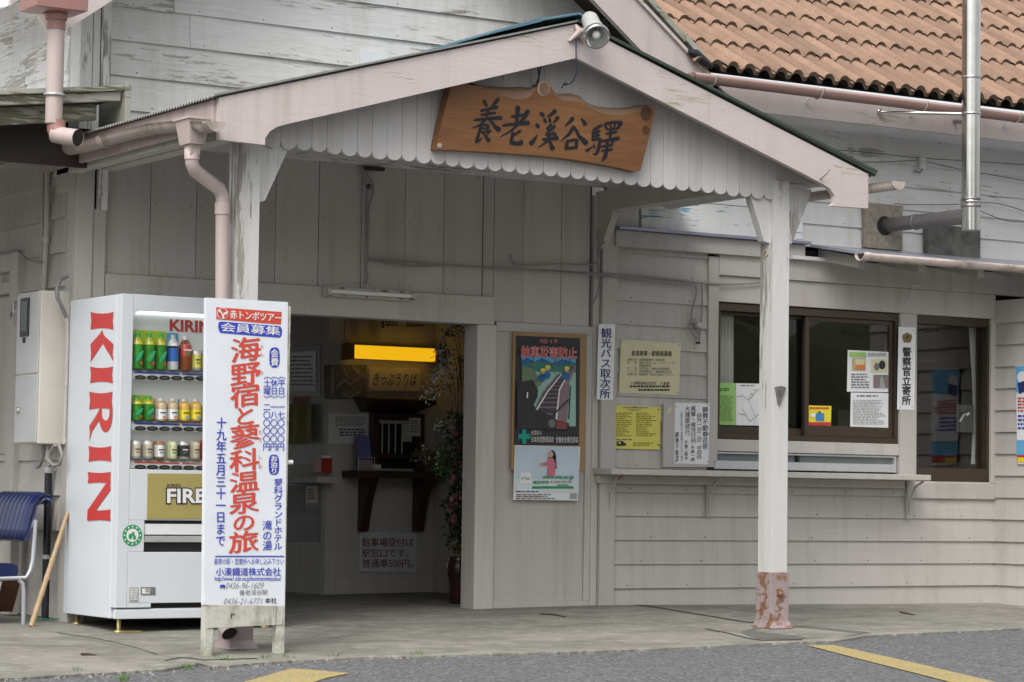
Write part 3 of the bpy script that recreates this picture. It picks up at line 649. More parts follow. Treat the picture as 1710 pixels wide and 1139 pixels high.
mb.hexa([(xa, -.62, lt(xa, -.025)), (xb-.03, -.62, lt(xb, -.025)), (xb-.03, 4, lt(xb, .034)), (xa, 4, lt(xa, .034))], [(xa, -.62, lt(xa, -.015)), (xb-.03, -.62, lt(xb, -.015)), (xb-.03, 4, lt(xb, .044)), (xa, 4, lt(xa, .044))], plain('pale_bounce_sheet', (.5, .5, .48), .6))  # unseen pale top sheet added to bounce light up the side wall
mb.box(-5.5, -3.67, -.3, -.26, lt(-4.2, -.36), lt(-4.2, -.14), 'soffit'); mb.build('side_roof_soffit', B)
# flank window with its trim
yA = aX(35, 600, -3.68).y
mb = MB(); zt_ = aX(20, 424, -3.68).z
mb.box(-3.715, -3.66, yA, yA+.13, -.05, zt_, 'low_z'); mb.box(-3.715, -3.66, yA+.131, yA+2.2, zt_-.11, zt_, 'low_y'); mb.box(-3.70, -3.66, yA+.131, yA+2.2, zt_-.24, zt_-.17, 'low_y'); mb.box(-3.715, -3.66, yA+.52, yA+.60, -.05, zt_-.25, 'low_z')
mb.box(-3.69, -3.66, yA+.131, yA+.519, .9, zt_-.26, 'low_z'); mb.box(-3.69, -3.66, yA+.61, yA+2.2, -.05, zt_-.26, 'soffit'); mb.build('side_door', B, .003)
# hall interior
TX = aY(548, 900, 2.13).x; TY = 2.13
mb = MB(); mb.box(TX, 1.2, TY, TY+.04, -.05, 2.3, 'interior'); mb.box(TX-.03, TX+.05, TY-.012, TY+.05, -.05, 2.3, 'interior'); mb.box(TX+.06, 1.2, TY-.008, TY, -.05, .1, 'interior'); mb.build('ticket_wall', B, .002)
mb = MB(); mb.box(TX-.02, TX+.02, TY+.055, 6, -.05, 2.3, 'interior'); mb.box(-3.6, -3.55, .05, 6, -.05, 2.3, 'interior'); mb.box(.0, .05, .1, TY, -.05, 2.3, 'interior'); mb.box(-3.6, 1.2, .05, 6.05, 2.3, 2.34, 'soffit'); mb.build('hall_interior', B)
# unseen rear shell keeps daylight out; its hall end is opened for light
mb = MB(); mb.box(TX, 6.9, 6.1, 6.15, -.1, 4.2, 'interior'); mb.box(-3.6, TX-.002, 6.1, 6.15, 2.2, 4.2, 'interior'); mb.box(6.85, 6.9, .1, 6.1, -.1, 3.2, 'interior'); mb.box(-3.6, 6.9, .06, 6.1, 2.42, 2.46, 'soffit'); mb.build('rear_shell', B)

# ================================================================== ENTRANCE CANOPY
K = thing('entrance_canopy', (-1.5, -1.0, 0), 'gabled timber entrance canopy on two posts with a scalloped valance', 'canopy')
YBG = -2.06; YV = -1.87; YP = -1.82
pt = lambda x, y: aY(x, y, YBG)
def outline(pts): return [pt(*p) for p in pts]
mb = MB(); mb.prism(outline([(366, 163), (366, 233), (443, 242), (443, 231), (450, 220), (462, 212), (480, 207), (962, 97), (962, 40)]), (0, .035, 0), 'pink_x', tint=.7); mb.build('barge_board', K, .003)
mb = MB(); mb.prism(outline([(962.6, 40), (962.6, 97), (1340, 289), (1372, 306), (1386, 315), (1394, 327), (1393, 340), (1388, 344), (1450, 348), (1450, 291)]), (0, .035, 0), 'pink_x', tint=.4); mb.build('barge_board', K, .003)
tl, ap, tr = pt(366, 161), pt(962, 37), pt(1456, 289)
mb = MB()
mb.hexa([tl+Vector((-.03, -.015, .0)), ap+Vector((0, -.015, 0)), ap+Vector((0, .0, 0)), tl+Vector((-.03, .0, 0))], [tl+Vector((-.03, -.015, .010)), ap+Vector((0, -.015, .010)), ap+Vector((0, .0, .010)), tl+Vector((-.03, .0, .010))], 'greysheet')
mb.hexa([ap+Vector((0.001, -.015, 0)), tr+Vector((.03, -.015, .0)), tr+Vector((.03, 0, 0)), ap+Vector((.001, .0, 0))], [ap+Vector((.001, -.015, .018)), tr+Vector((.03, -.015, .018)), tr+Vector((.03, 0, .018)), ap+Vector((.001, .0, .018))], 'greensheet')
def corr(p0, p1, y0, y1, n0):     # corrugated sheet, ridges running down the slope
    n = int(abs(y1-y0)/.008); vs = []
    for i in range(n+1):
        y = y0+(y1-y0)*i/n; d = .007*math.sin(2*math.pi*(y-y0)/.034)
        vs += [(p0.x, y, p0.z+.004+d), (p1.x, y, p1.z+.004+d), (p1.x, y, p1.z+.001+d), (p0.x, y, p0.z+.001+d)]
    fs = []
    for i in range(n): fs += [(4*i, 4*i+4, 4*i+5, 4*i+1), (4*i+3, 4*i+2, 4*i+6, 4*i+7), (4*i, 4*i+3, 4*i+7, 4*i+4), (4*i+1, 4*i+5, 4*i+6, 4*i+2)]
    mb.add(vs, fs, n0, False, .5)
tl2 = Vector((tl.x-.05, 0, tl.z-.012))
corr(tl2, ap, YBG+.002, .02, 'greysheet'); corr(Vector((ap.x+.001, 0, ap.z)), Vector((tr.x+.04, 0, tr.z-.012)), YBG+.002, .0, 'greensheet'); mb.build('roof_sheet', K)
mb = MB()
for p_, q_ in ((pt(902, 36), pt(963, 26)), (pt(963, 26), pt(1008, 50))):
    mb.hexa([p_+Vector((0, -.03, 0)), q_+Vector((0, -.03, 0)), Vector((q_.x, 0, q_.z)), Vector((p_.x, 0, p_.z))], [p_+Vector((0, -.03, .014)), q_+Vector((0, -.03, .014)), Vector((q_.x, 0, q_.z+.014)), Vector((p_.x, 0, p_.z+.014))], 'bluecap')
mb.build('ridge_cap', K, .004)
mb = MB(); q_ = pt(815, 58); p_ = pt(902, 33); mb.hexa([p_+Vector((0, -.02, -.012)), q_+Vector((0, -.02, 0)), Vector((q_.x, -1.2, q_.z)), Vector((p_.x, -1.2, p_.z))], [p_+Vector((0, -.02, .012)), q_+Vector((0, -.02, .008)), Vector((q_.x, -1.2, q_.z+.008)), Vector((p_.x, -1.2, p_.z+.012))], 'bluecap'); mb.build('ridge_flap', K)
# soffit boards under the sheet
def under(x0, z0, x1, z1):
    m_ = MB(); n = 13
    for i in range(n):
        y0 = YBG+.04+(-.02-YBG-.04)*i/n; y1 = YBG+.04+(-.02-YBG-.04)*(i+1)/n-.004
        m_.hexa([(x0, y0, z0-.03), (x1, y0, z1-.03), (x1, y1, z1-.03), (x0, y1, z0-.03)], [(x0, y0, z0-.012), (x1, y0, z1-.012), (x1, y1, z1-.012), (x0, y1, z0-.012)], 'val')
    m_.build('roof_boarding', K)
under(tl.x+.02, tl.z-.01, ap.x, ap.z-.01); under(ap.x+.002, ap.z-.01, tr.x-.02, tr.z-.01)
# scalloped valance
pv0, pv1 = aY(443, 243, YV), aY(1296, 333, YV); nsc = 37; sw = (pv1.x-pv0.x)/nsc; mb = MB()
zroof = lambda x: (tl.z+(ap.z-tl.z)*(x-tl.x)/(ap.x-tl.x) if x < ap.x else ap.z+(tr.z-ap.z)*(x-ap.x)/(tr.x-ap.x))-.05
for k in range(nsc):
    x0 = pv0.x+k*sw; zl = pv0.z+(pv1.z-pv0.z)*(k+.5)/nsc+.03+random.uniform(-.003, .003); pts = []
    g = .0016 if k % 3 == 0 else .0006
    for i in range(11):
        a_ = math.pi+math.pi*i/10; pts.append((x0+sw/2+(sw/2-g)*math.cos(a_), YV, zl+.036*math.sin(a_)))
    pts = pts+[(x0+sw-g, YV, zroof(x0+sw-g)), (x0+g, YV, zroof(x0+g))]
    mb.prism(pts, (0, .018+random.uniform(0, .004), 0), 'val')
mb.box(pv0.x, pv1.x, YV+.023, YV+.04, zl+.02, zl+.1, 'low_x'); mb.build('valance', K)
# posts
for (xl, xr_, base, steel) in ((386, 426.5, (395, 1083), 'shoe2'), (1271, 1316, (1292, 1045), 'shoe')):
    yb = YP; XL_ = aY(xr_, 700, YP-.062).x-.118; XC = XL_+.059; zb0 = ground(XC, YP)
    m_ = MB(); m_.box(XL_, XL_+.118, YP-.062, YP+.062, zb0+.30, 2.56, 'post', .3); m_.box(XL_+.117, XL_+.119, YP-.03, YP-.028, .4, 2.2, 'dark'); po = m_.build('post', K, .004)
    m_ = MB(); m_.box(XL_-.008, XL_+.126, YP-.072, YP+.07, zb0+.03, zb0+.325, steel)
    m_.hexa([(XL_-.02, YP-.095, zb0), (XL_+.15, YP-.095, zb0), (XL_+.15, YP+.095, zb0), (XL_-.02, YP+.095, zb0)], [(XL_-.008, YP-.072, zb0+.045), (XL_+.126, YP-.072, zb0+.045), (XL_+.126, YP+.07, zb0+.045), (XL_-.008, YP+.07, zb0+.045)], steel)
    m_.lathe([(.0, 0), (.016, 0), (.016, .014), (.008, .02)], (XC, YP-.072, zb0+.20), steel, 8, (0, -1, 0)); m_.build('steel_shoe', po, .003)
    for sgn in ((1,) if xl < 500 else (-1, 1)):
        xo = XL_+.118 if sgn > 0 else XL_
        m_ = MB(); ln = .19 if sgn > 0 else .17
        m_.prism([(xo, YP-.03, 2.53), (xo+sgn*ln, YP-.03, 2.53), (xo+sgn*(ln-.02), YP-.03, 2.47), (xo+sgn*.045, YP-.03, 2.20), (xo, YP-.03, 2.19)][::(1 if sgn > 0 else -1)], (0, .055, 0), 'post'); m_.build('brace', K, .003)
    m_ = MB(); m_.box(XL_+.01, XL_+.108, YP+.062, -.0, 2.53, 2.665, 'low_y'); m_.build('side_beam', K, .004)
    if xl > 500:
        m_ = MB(); m_.prism([(XL_+.03, -.16, 2.53), (XL_+.03, -.16, 2.50), (XL_+.03, -.03, 2.29), (XL_+.03, -.0, 2.29), (XL_+.03, -.0, 2.53)], (.05, 0, 0), 'low_y'); m_.build('brace', K, .003)
mb = MB(); mb.box(-3.53, .6, YP-.045, YP+.055, 2.562, 2.665, 'low_x'); mb.build('front_beam', K, .004)
mb = MB(); mb.box(tl.x-.02, tl.x+.005, YBG+.036, .3, tl.z-.16, tl.z-.012, 'pink_y'); mb.build('eave_board', K, .003)
mb = MB(); mb.box(tl.x+.03, tl.x+.16, -.03, .15, 2.40, 2.56, 'low_x'); mb.box(tl.x+.03, tl.x+.10, YP+.1, .2, 2.50, 2.60, 'low_y'); mb.build('eave_beam', K, .004)

# ================================================================== GUTTERS AND DOWNPIPES
def halfdisc(mb, c, r, mat, axis='y', th=.006):
    c = Vector(c); v = Vector((0, th, 0)) if axis == 'y' else Vector((th, 0, 0)); pts = [(c+(Vector((r*math.cos(t_), 0, -r*math.sin(t_))) if axis == 'y' else Vector((0, r*math.cos(t_), -r*math.sin(t_))))) for t_ in [i*math.pi/14 for i in range(15)]]
    mb.prism(pts, v, mat)
def halfpipe(mb, path, r, mat, th=.006):
    P = [Vector(p) for p in path]; vs = []; n = 9
    for i, p in enumerate(P):
        d = (P[min(i+1, len(P)-1)]-P[max(i-1, 0)]).normalized(); sd = d.cross(Vector((0, 0, 1))).normalized(); up = sd.cross(d)
        for rr in (r, r-th):
            for k in range(n):
                a_ = math.pi*k/(n-1); vs.append(p+sd*(rr*math.cos(a_))-up*(rr*math.sin(a_)))
    m_ = 2*n; fs = []
    for i in range(len(P)-1):
        for k in range(n-1):
            fs.append((i*m_+k, (i+1)*m_+k, (i+1)*m_+k+1, i*m_+k+1)); fs.append((i*m_+n+k+1, (i+1)*m_+n+k+1, (i+1)*m_+n+k, i*m_+n+k))
        for k in (0, n-1): fs.append((i*m_+k, i*m_+n+k, (i+1)*m_+n+k, (i+1)*m_+k))
    for i in (0, len(P)-1): fs += [(i*m_+k, i*m_+k+1, i*m_+n+k+1, i*m_+n+k) for k in range(n-1)]
    mb.add(vs, fs, mat, True)
XG = tl.x-.075
gp = [aX(x, y, XG) for x, y in ((352, 205), (300, 203.5), (260, 208), (215, 218), (178, 229), (140, 240), (100, 247), (60, 252))]
gt = thing('rain_gutter', (XG, -.8, 2.6), 'sagging pink half-round gutter along the left eave of the entrance canopy', 'gutter', 'rain gutters')
mb = MB(); halfpipe(mb, gp, .052, 'pinkgut'); mb.build('trough', gt)
j = gp[4]; mb = MB(); halfpipe(mb, [j+Vector((0, -.025, .003)), j+Vector((0, .025, -.002))], .058, 'pinkgut'); mb.build('joint_sleeve', gt)
mb = MB(); halfpipe(mb, [aX(60, 252.5, XG), aX(28, 256, XG)], .047, 'pinkgut'); mb.build('end_piece', gt)
cp = gp[0]+Vector((0, -.06, 0)); mb = MB(); halfpipe(mb, [gp[0]+Vector((.0, .02, 0)), cp], .05, 'pinkpipe'); halfdisc(mb, cp+Vector((0, -.004, 0)), .052, 'pinkgut'); mb.build('end_cap', gt)
hp = aX(322, 203, XG); dp = thing('downpipe', (XG, -1.75, 1.5), 'pink plastic downpipe with a square hopper on the left canopy post', 'downpipe', 'downpipes')
def hopper(par, c, w_, d_, h_, mat, top=.012):
    m_ = MB(); q = [(c.x+a_*w_, c.y+b_*d_) for a_, b_ in ((-1, -1), (1, -1), (1, 1), (-1, 1))]
    lay = [(1.12, 0), (1.12, -top), (1.0, -top), (.72, -h_), (.50, -h_), (.45, -h_-.05)]
    R = [[Vector((c.x+(x-c.x)*k, c.y+(y-c.y)*k, c.z+dz)) for x, y in q] for k, dz in lay]
    for a_, b_ in zip(R, R[1:]): m_.add(a_+b_, [(i, (i+1) % 4, (i+1) % 4+4, i+4) for i in range(4)], mat, False, .5)
    m_.flat(R[0], 'dark'); m_.flat(R[-1][::-1], mat)
    return m_.build('hopper', par, .006)
hopper(dp, Vector((XG, hp.y, hp.z+.015)), .062, .085, .135, 'pinkpipe')
pe = aY(372, 326, YP-.02); pb = aY(369, 1030, YP-.02); e0_ = Vector((XG, hp.y, hp.z-.16))
mb = MB(); mb.tube([e0_+Vector((0, 0, .03)), e0_+Vector((0, 0, -.01)), e0_+Vector((0, 0, -.05)), e0_+Vector((.02, .01, -.085)), Vector((pe.x-.02, pe.y, pe.z+.03)), Vector((pe.x, pe.y, pe.z-.01)), Vector((pe.x, pe.y, pe.z-.05))], .036, 'pinkpipe', 14); mb.build('bend', dp)
mb = MB(); mb.lathe([(.040, 0), (.040, .05), (.036, .052)], e0_+Vector((0, 0, -.035)), 'pinkpipe', 14); mb.build('collar', dp); mb = MB(); mb.lathe([(.041, 0), (.041, .06)], Vector((pe.x, pe.y, pe.z-.10)), 'pinkpipe', 14); mb.build('collar', dp)
zz0 = ground(pe.x, YP)+.16
mb = MB(); mb.tube([(pe.x, pe.y, pe.z-.06), (pb.x, pb.y, zz0+.1)], .0365, 'pinkpipe', 14); mb.build('pipe', dp)
mb = MB(); mb.tube([(pb.x, pb.y, zz0+.12), (pb.x, pb.y, zz0+.04), (pb.x+.0, pb.y-.03, zz0-.0), (pb.x+.0, pb.y-.075, zz0-.05), (pb.x, pb.y-.105, zz0-.075)], .042, 'pinkpipe', 14, False); mb.tube([(pb.x, pb.y-.06, zz0-.04), (pb.x, pb.y-.103, zz0-.073)], .038, 'dark', 14); mb.build('outlet_bend', dp)
# upper left downpipe
YU = -.74
u0 = aY(94, 30, YU); u1 = aY(94, 207, YU)
du = thing('downpipe', (u0.x, YU, 2.7), 'pink downpipe with brown hopper above the corner, emptying into the canopy gutter', 'downpipe', 'downpipes')
M['brownpipe'] = painted('brown_pvc', (.36, .19, .165), 'z', grain=.05, rough=.45)
m_ = MB(); hx = aY(90, 0, YU); hh = Vector((hx.x, YU, aY(90, 19, YU).z))
lay = [(.155, .16), (.15, 0), (.13, -.005), (.05, -.008)]
R = [[Vector((hh.x+a_*k, hh.y+b_*k*.8, hh.z+dz)) for a_, b_ in ((-1, -1), (1, -1), (1, 1), (-1, 1))] for k, dz in lay]
for a_, b_ in zip(R, R[1:]): m_.add(a_+b_, [(i, (i+1) % 4, (i+1) % 4+4, i+4) for i in range(4)], 'brownpipe', False, .5)
m_.flat(R[0], 'dark'); m_.build('hopper', du, .008)
mb = MB(); mb.lathe([(.058, 0), (.062, .02), (.062, .045), (.056, .05)], Vector((u0.x, YU, hh.z-.048)), 'brownpipe', 16); mb.build('collar', du); mb = MB(); mb.lathe([(.051, 0), (.051, .06)], Vector((u0.x, YU, hh.z-.10)), 'brownpipe', 16); mb.build('collar', du)
mb = MB(); mb.tube([(u0.x, YU, hh.z-.06), (u0.x, YU, u1.z)], .047, 'pinkpipe', 16); mb.build('pipe', du)
mb = MB(); mb.tube([(u1.x, YU, u1.z+.02), (u1.x, YU, u1.z-.03), (u1.x+.012, YU-.02, u1.z-.06)], .051, 'brownpipe', 16)
mb.tube([(u1.x-.01, YU, u1.z-.055), (u1.x+.03, YU-.06, u1.z-.072), (u1.x+.07, YU-.14, u1.z-.085)], .047, 'pinkpipe', 16, False); mb.tube([(u1.x+.03, YU-.06, u1.z-.072), (u1.x+.069, YU-.138, u1.z-.0845)], .043, 'dark', 16); mb.build('outlet_bend', du)
mb = MB(); rc = Vector((u0.x, YU, aY(94, 159, YU).z)); mb.tube([rc+Vector((.053*math.cos(t_), .053*math.sin(t_), 0)) for t_ in [i*math.pi/10 for i in range(21)]], .007, 'alu', 6); mb.tube([rc+Vector((.05, 0, 0)), rc+Vector((.07, .1, 0))], .006, 'alu', 6); mb.build('clip', du)
# canopy right-hand gutter stub
gs = thing('rain_gutter', (tr.x+.06, -1, 2.55), 'short mossy gutter end poking out behind the right tip of the canopy', 'gutter', 'rain gutters')
s0, s1 = aX(1500, 303, tr.x+.085), aX(1452, 312, tr.x+.085)
mb = MB(); halfpipe(mb, [Vector((s0.x, s0.y, s0.z)), Vector((s0.x, -1.35, s0.z+.004))], .05, 'pinkgut'); halfdisc(mb, (s0.x, s0.y-.004, s0.z), .052, 'pinkgut'); mb.build('trough', gs)
# pent roof gutter
gq = thing('rain_gutter', (3, -.55, ZG), 'moss-stained pink gutter along the low eave above the ticket windows', 'gutter', 'rain gutters')
mb = MB(); halfpipe(mb, [(g0.x, -.555, ZG+.0), (7, -.555, ZG-.0)], .05, 'pinkgut'); halfdisc(mb, (g0.x+.012, -.555, ZG), .046, 'dark', 'x'); mb.build('trough', gq)
for px_ in (1440, 1612):
    x = aY(px_, 430, -.555).x; mb = MB(); halfpipe(mb, [(x-.025, -.555, ZG+.003), (x+.03, -.555, ZG+.003)], .056, 'pinkgut'); mb.build('joint_sleeve', gq)
# main eave gutter
gm = thing('rain_gutter', (3, EY-.06, ZE), 'brown half-round gutter hung below the terracotta tiles', 'gutter', 'rain gutters')
ga = aY(1152, 121, EY-.07); gb = aY(1710, 185, EY-.07); zga = ga.z-.005
mb = MB(); halfpipe(mb, [(ga.x, EY-.07, zga), (7, EY-.07, zga-.02)], .058, 'browngut'); halfdisc(mb, (ga.x-.006, EY-.07, zga), .060, 'browngut', 'x'); mb.build('trough', gm)
for px_ in (1188, 1366, 1540, 1696):
    x = aY(px_, 150, EY-.07).x; mb = MB()
    mb.tube([(x, EY-.07-.06*math.cos(t_), zga-.003-.063*math.sin(t_)) for t_ in [i*math.pi/10 for i in range(11)]]+[(x, -.5, zga-.09)], .005, 'alu', 6); mb.build('hook', gm)
mb = MB(); mb.tube([aY(1150, 86, YG-.03), aY(1160, 90, YG-.03), aY(1176, 103, YG-.04), aY(1190, 112, YG-.06)], [.02, .035, .03, .015], plain('black_sheet', (.012, .012, .014), .35), 7); tag(mb.build('plastic_sheet'), 'crumpled black plastic stuffed under the verge beside the first roof tiles', 'plastic sheet')

# ================================================================== STATION NAME BOARD
def signboard():
    zx = lambda x, y: (700+x/4.1707, 120+y/4.17)
    zb = aY(720, 255, -1.905).z; ztp = aY(740, 145, -1.905).z
    def SP(x, y, back=0.0):                       # the board leans out at the top
        p0 = aY(*zx(x, y), -1.93); t_ = (p0.z-zb)/(ztp-zb); Y = -1.925-.055*t_
        p = aY(*zx(x, y), Y); p.y += back; return p
    top = [(225, 85), (300, 88), (390, 95), (450, 118), (520, 148), (610, 175), (680, 192), (730, 190), (770, 172), (798, 140), (815, 118)]
    top2 = [(922, 110), (935, 140), (960, 175), (1010, 200), (1080, 207), (1150, 220), (1210, 265), (1280, 292), (1350, 302), (1420, 298), (1490, 285), (1560, 262), (1600, 240)]
    low = [(1640, 250), (1638, 300), (1610, 420), (1575, 560), (1540, 690), (1500, 694), (1400, 668), (1250, 640), (1120, 618), (1000, 600), (850, 585), (700, 573), (550, 562), (400, 553), (250, 545), (115, 540), (170, 300)]
    front = top+[(832, 85), (862, 66), (897, 70)]+top2+low
    mb = MB(); fr_ = [SP(*p) for p in front]; bk = [SP(*p, .065) for p in front]; n = len(fr_)
    mb.flat(fr_[::-1], 'signwood', .5)
    mb.add(fr_+bk, [(i, i+n, (i+1) % n+n, (i+1) % n) for i in range(n)], 'signwood', False, .3); mb.flat(bk, 'signwood', .5)
    # bark along the upper edge, sloping back behind the face
    def bark(fline, bline):
        a_ = [SP(*p, .004) for p in fline]; b_ = [SP(*p, .05) for p in bline]; c_ = [SP(*p, .09) for p in bline]; k = len(a_)
        mid = [(p+q)/2+Vector((random.uniform(-.004, .004), -.012, random.uniform(0, .008))) for p, q in zip(a_, b_)]
        mb.add(a_+mid+b_+c_, [(r_*k+i, r_*k+i+1, (r_+1)*k+i+1, (r_+1)*k+i) for r_ in range(3) for i in range(k-1)], 'bark', True)
    bark(top[2:], [(395, 72), (450, 82), (520, 92), (610, 97), (680, 100), (730, 96), (770, 100), (798, 103), (815, 100)])
    bark(top2, [(925, 95), (938, 112), (960, 135), (1010, 146), (1080, 142), (1150, 160), (1205, 210), (1270, 232), (1350, 243), (1420, 246), (1490, 240), (1560, 226), (1600, 222)])
    # knots
    def ell(cx, cy, rx, ry, mat, dy): mb.flat([SP(cx+rx*math.cos(-t_), cy+ry*math.sin(-t_), dy) for t_ in [i*math.pi/9 for i in range(18)]], mat, .4)
    ell(865, 116, 44, 54, plain('pale_ring', (.36, .27, .19), .6), -.002); ell(868, 118, 33, 46, 'bark', -.004); ell(1580, 290, 40, 50, plain('dark_knot', (.10, .035, .015), .5, 0, .5, 30), -.002); ell(1578, 405, 24, 30, plain('dark_knot', (.10, .035, .015), .5, 0, .5, 30), -.002)
    ell(140, 512, 18, 16, plain('pale_scrape', (.5, .42, .33), .8, 0, .3, 60), -.002)
    S = [ # brush strokes traced as polylines: (x, y, width)
    [(448,198,15),(470,240,13)], [(552,185,20),(500,252,10)], [(425,273,12),(480,260,12),(545,245,17)], [(484,252,13),(468,312,12)], [(428,301,11),(530,285,13)], [(380,336,12),(470,326,13),(575,320,20)],
    [(462,330,14),(425,368,10),(368,392,4)], [(492,335,11),(528,382,16),(560,406,24)], [(430,375,13),(412,438,13),(395,486,15)], [(434,373,11),(482,370,13)], [(480,370,14),(474,425,13)], [(428,396,9),(476,393,9)], [(424,421,9),(476,418,9)],
    [(392,487,18),(412,480,13),(440,462,5)], [(440,424,8),(466,455,13),(486,482,22)], [(497,410,12),(468,440,6)],
    [(640,313,14),(684,306,13),(732,300,17)], [(686,242,24),(682,300,18),(678,352,15)], [(757,268,22),(738,310,17),(700,352,13),(640,410,10),(562,454,4)], [(580,373,13),(670,363,14),(765,354,22)], [(654,420,15),(642,470,16),(638,492,18)], [(634,492,19),(676,500,18),(714,496,22)], [(716,500,15),(710,468,5)], [(706,410,15),(652,446,7)],
    [(842,284,14),(866,308,20)], [(812,364,13),(832,384,20)], [(772,502,24),(795,480,17),(822,438,5)], [(948,268,22),(920,296,14),(890,312,7)], [(868,324,12),(880,352,16)], [(906,322,11),(912,352,14)], [(968,314,20),(935,356,7)],
    [(922,366,14),(886,398,11)], [(886,398,11),(918,406,11)], [(944,376,16),(880,440,9)], [(880,440,11),(940,432,12)], [(930,416,9),(952,444,16)], [(858,472,13),(912,466,13),(966,462,20)], [(906,444,14),(886,488,11),(828,526,4)], [(904,472,10),(918,510,17),(930,540,26)],
    [(1072,320,20),(1048,348,14),(1014,380,5)], [(1128,325,8),(1146,348,16),(1156,370,22)], [(1078,378,18),(1044,432,13),(984,484,4)], [(1078,380,10),(1112,448,16),(1166,500,26)], [(1032,480,15),(1020,540,15)], [(1030,483,12),(1098,470,13)], [(1098,470,15),(1090,536,15)], [(1020,534,13),(1092,526,13)],
    [(1216,398,14),(1206,474,12)], [(1220,398,12),(1272,370,14)], [(1242,388,10),(1236,462,10)], [(1212,428,10),(1260,412,10)], [(1208,452,10),(1258,440,10)], [(1204,478,12),(1262,464,14)], [(1262,464,15),(1250,528,14),(1236,570,15)], [(1236,572,14),(1208,574,5)], [(1160,552,16),(1180,540,11),(1208,522,5)], [(1214,508,8),(1222,530,11)],
    [(1290,364,13),(1308,402,10)], [(1290,362,11),(1350,352,12),(1412,352,15)], [(1408,352,20),(1376,400,11)], [(1328,362,9),(1336,396,9)], [(1362,358,9),(1356,394,9)], [(1308,403,10),(1378,394,10)], [(1298,432,10),(1374,418,13)], [(1336,404,11),(1326,462,11)], [(1262,484,11),(1330,472,13),(1392,462,20)],
    [(1300,486,8),(1312,506,12)], [(1352,480,14),(1334,506,7)], [(1264,522,10),(1344,510,13)], [(1268,552,10),(1346,540,13)], [(1312,488,14),(1304,550,15),(1294,590,18),(1272,624,6)]]
    for st in S:
        L, Rr = [], []; P = [Vector((x, y)) for x, y, _ in st]
        # resample for a softer outline
        Q = []
        for (p, q, wa, wb) in zip(P, P[1:], [s_[2] for s_ in st], [s_[2] for s_ in st][1:]):
            for i in range(4): Q.append((p.lerp(q, i/4), wa+(wb-wa)*i/4))
        Q.append((P[-1], st[-1][2])); k = len(Q)
        for i, (p, w_) in enumerate(Q):
            d = (Q[min(i+1, k-1)][0]-Q[max(i-1, 0)][0]).normalized(); nn = Vector((-d.y, d.x)); hw = w_*.78*(.8 if i in (0, k-1) else 1)+random.uniform(-.4, .4)
            L.append(p+nn*hw); Rr.append(p-nn*hw)
        d0 = (Q[0][0]-Q[1][0]).normalized()*st[0][2]*.3; d1 = (Q[-1][0]-Q[-2][0]).normalized()*st[-1][2]*.3
        pts = L+[Q[-1][0]+d1]+Rr[::-1]+[Q[0][0]+d0]
        mb.flat([SP(p.x, p.y, -.002-.00003*len(mb.f) % .0006) for p in pts], 'navyink', .5)
    return tag(mb.build('station_name_board'), 'brown wooden name board with brushed black characters hanging under the canopy gable', 'sign')
M['navyink'] = plain('lacquer_black', (.012, .014, .02), .35)
signboard()
# hanging strings of the board
mb = MB(); mb.tube([aY(898, 110, -1.95), aY(900, 128, -1.94), aY(896, 140, -1.92)], .004, 'black', 6); mb.tube([aY(903, 110, -1.95), aY(899, 136, -1.92)], .004, 'black', 6); tag(mb.build('hanging_wire'), 'short black wire loop holding up the wooden name board', 'wire')

# ================================================================== SPOTLIGHT AT THE RIDGE
sp = thing('spotlight', pt(962, 60), 'round reflector spotlight on a pink three-armed bracket at the canopy ridge', 'lamp')
YSP = YBG-.02
bc = aY(968, 53, YBG-.03); mb = MB()
for q_ in ((961, 42), (950, 69), (974, 71)): mb.tube([bc, aY(*q_, YBG-.006)], [.02, .009], 'pinkpipe', 8)
mb.tube([bc, aY(985, 48, YBG-.07)], [.016, .013], 'pinkpipe', 8); mb.build('bracket', sp)
ds = (CAM-bc).normalized(); ds = Vector((-.30, -.80, -.52)).normalized()
face = aY(996, 59, YBG-.235); tail = aY(984, 30, YBG-.06); dl = (face-tail).normalized()
mb = MB(); ln = (face-tail).length
mb.lathe([(.0, 0), (.040, .0), (.047, .02), (.050, ln*.55), (.054, ln*.6), (.052, ln*.78)], tail, plain('grey_socket', (.40, .40, .39), .5), 20, dl); mb.build('socket', sp)
mb = MB(); mb.lathe([(.052, ln*.78), (.066, ln*.9), (.072, ln*1.02), (.071, ln*1.10), (.064, ln*1.11)], tail, 'steel', 24, dl, caps=False); mb.build('reflector_rim', sp)
mb = MB(); mb.lathe([(.064, ln*1.10), (.058, ln*1.04), (.040, ln*.93), (.018, ln*.86), (.0, ln*.85)], tail, plain('mirror_cone', (.75, .75, .74), .12, 1.0, .1), 24, dl, caps=False); mb.lathe([(.0, ln*.86), (.022, ln*.90), (.024, ln*1.0), (.014, ln*1.07), (0, ln*1.08)], tail, 'tube', 16, dl); mb.build('lens', sp)
mb = MB(); mb.tube([aY(962, 66, YBG-.02), aY(962, 97, YBG-.015), aY(963, 120, YBG-.01), aY(958, 134, YBG+.03), aY(950, 141, YBG+.06), aY(941, 142, YBG+.08), aY(938, 147, YBG+.1)], .0035, 'ropeblue', 6); mb.lathe([(0, 0), (.014, .01), (0, .02)], aY(944, 143, YBG+.06), 'black', 6); tag(mb.build('cord'), 'blue cord dangling from the spotlight bracket with a black knot', 'cord')

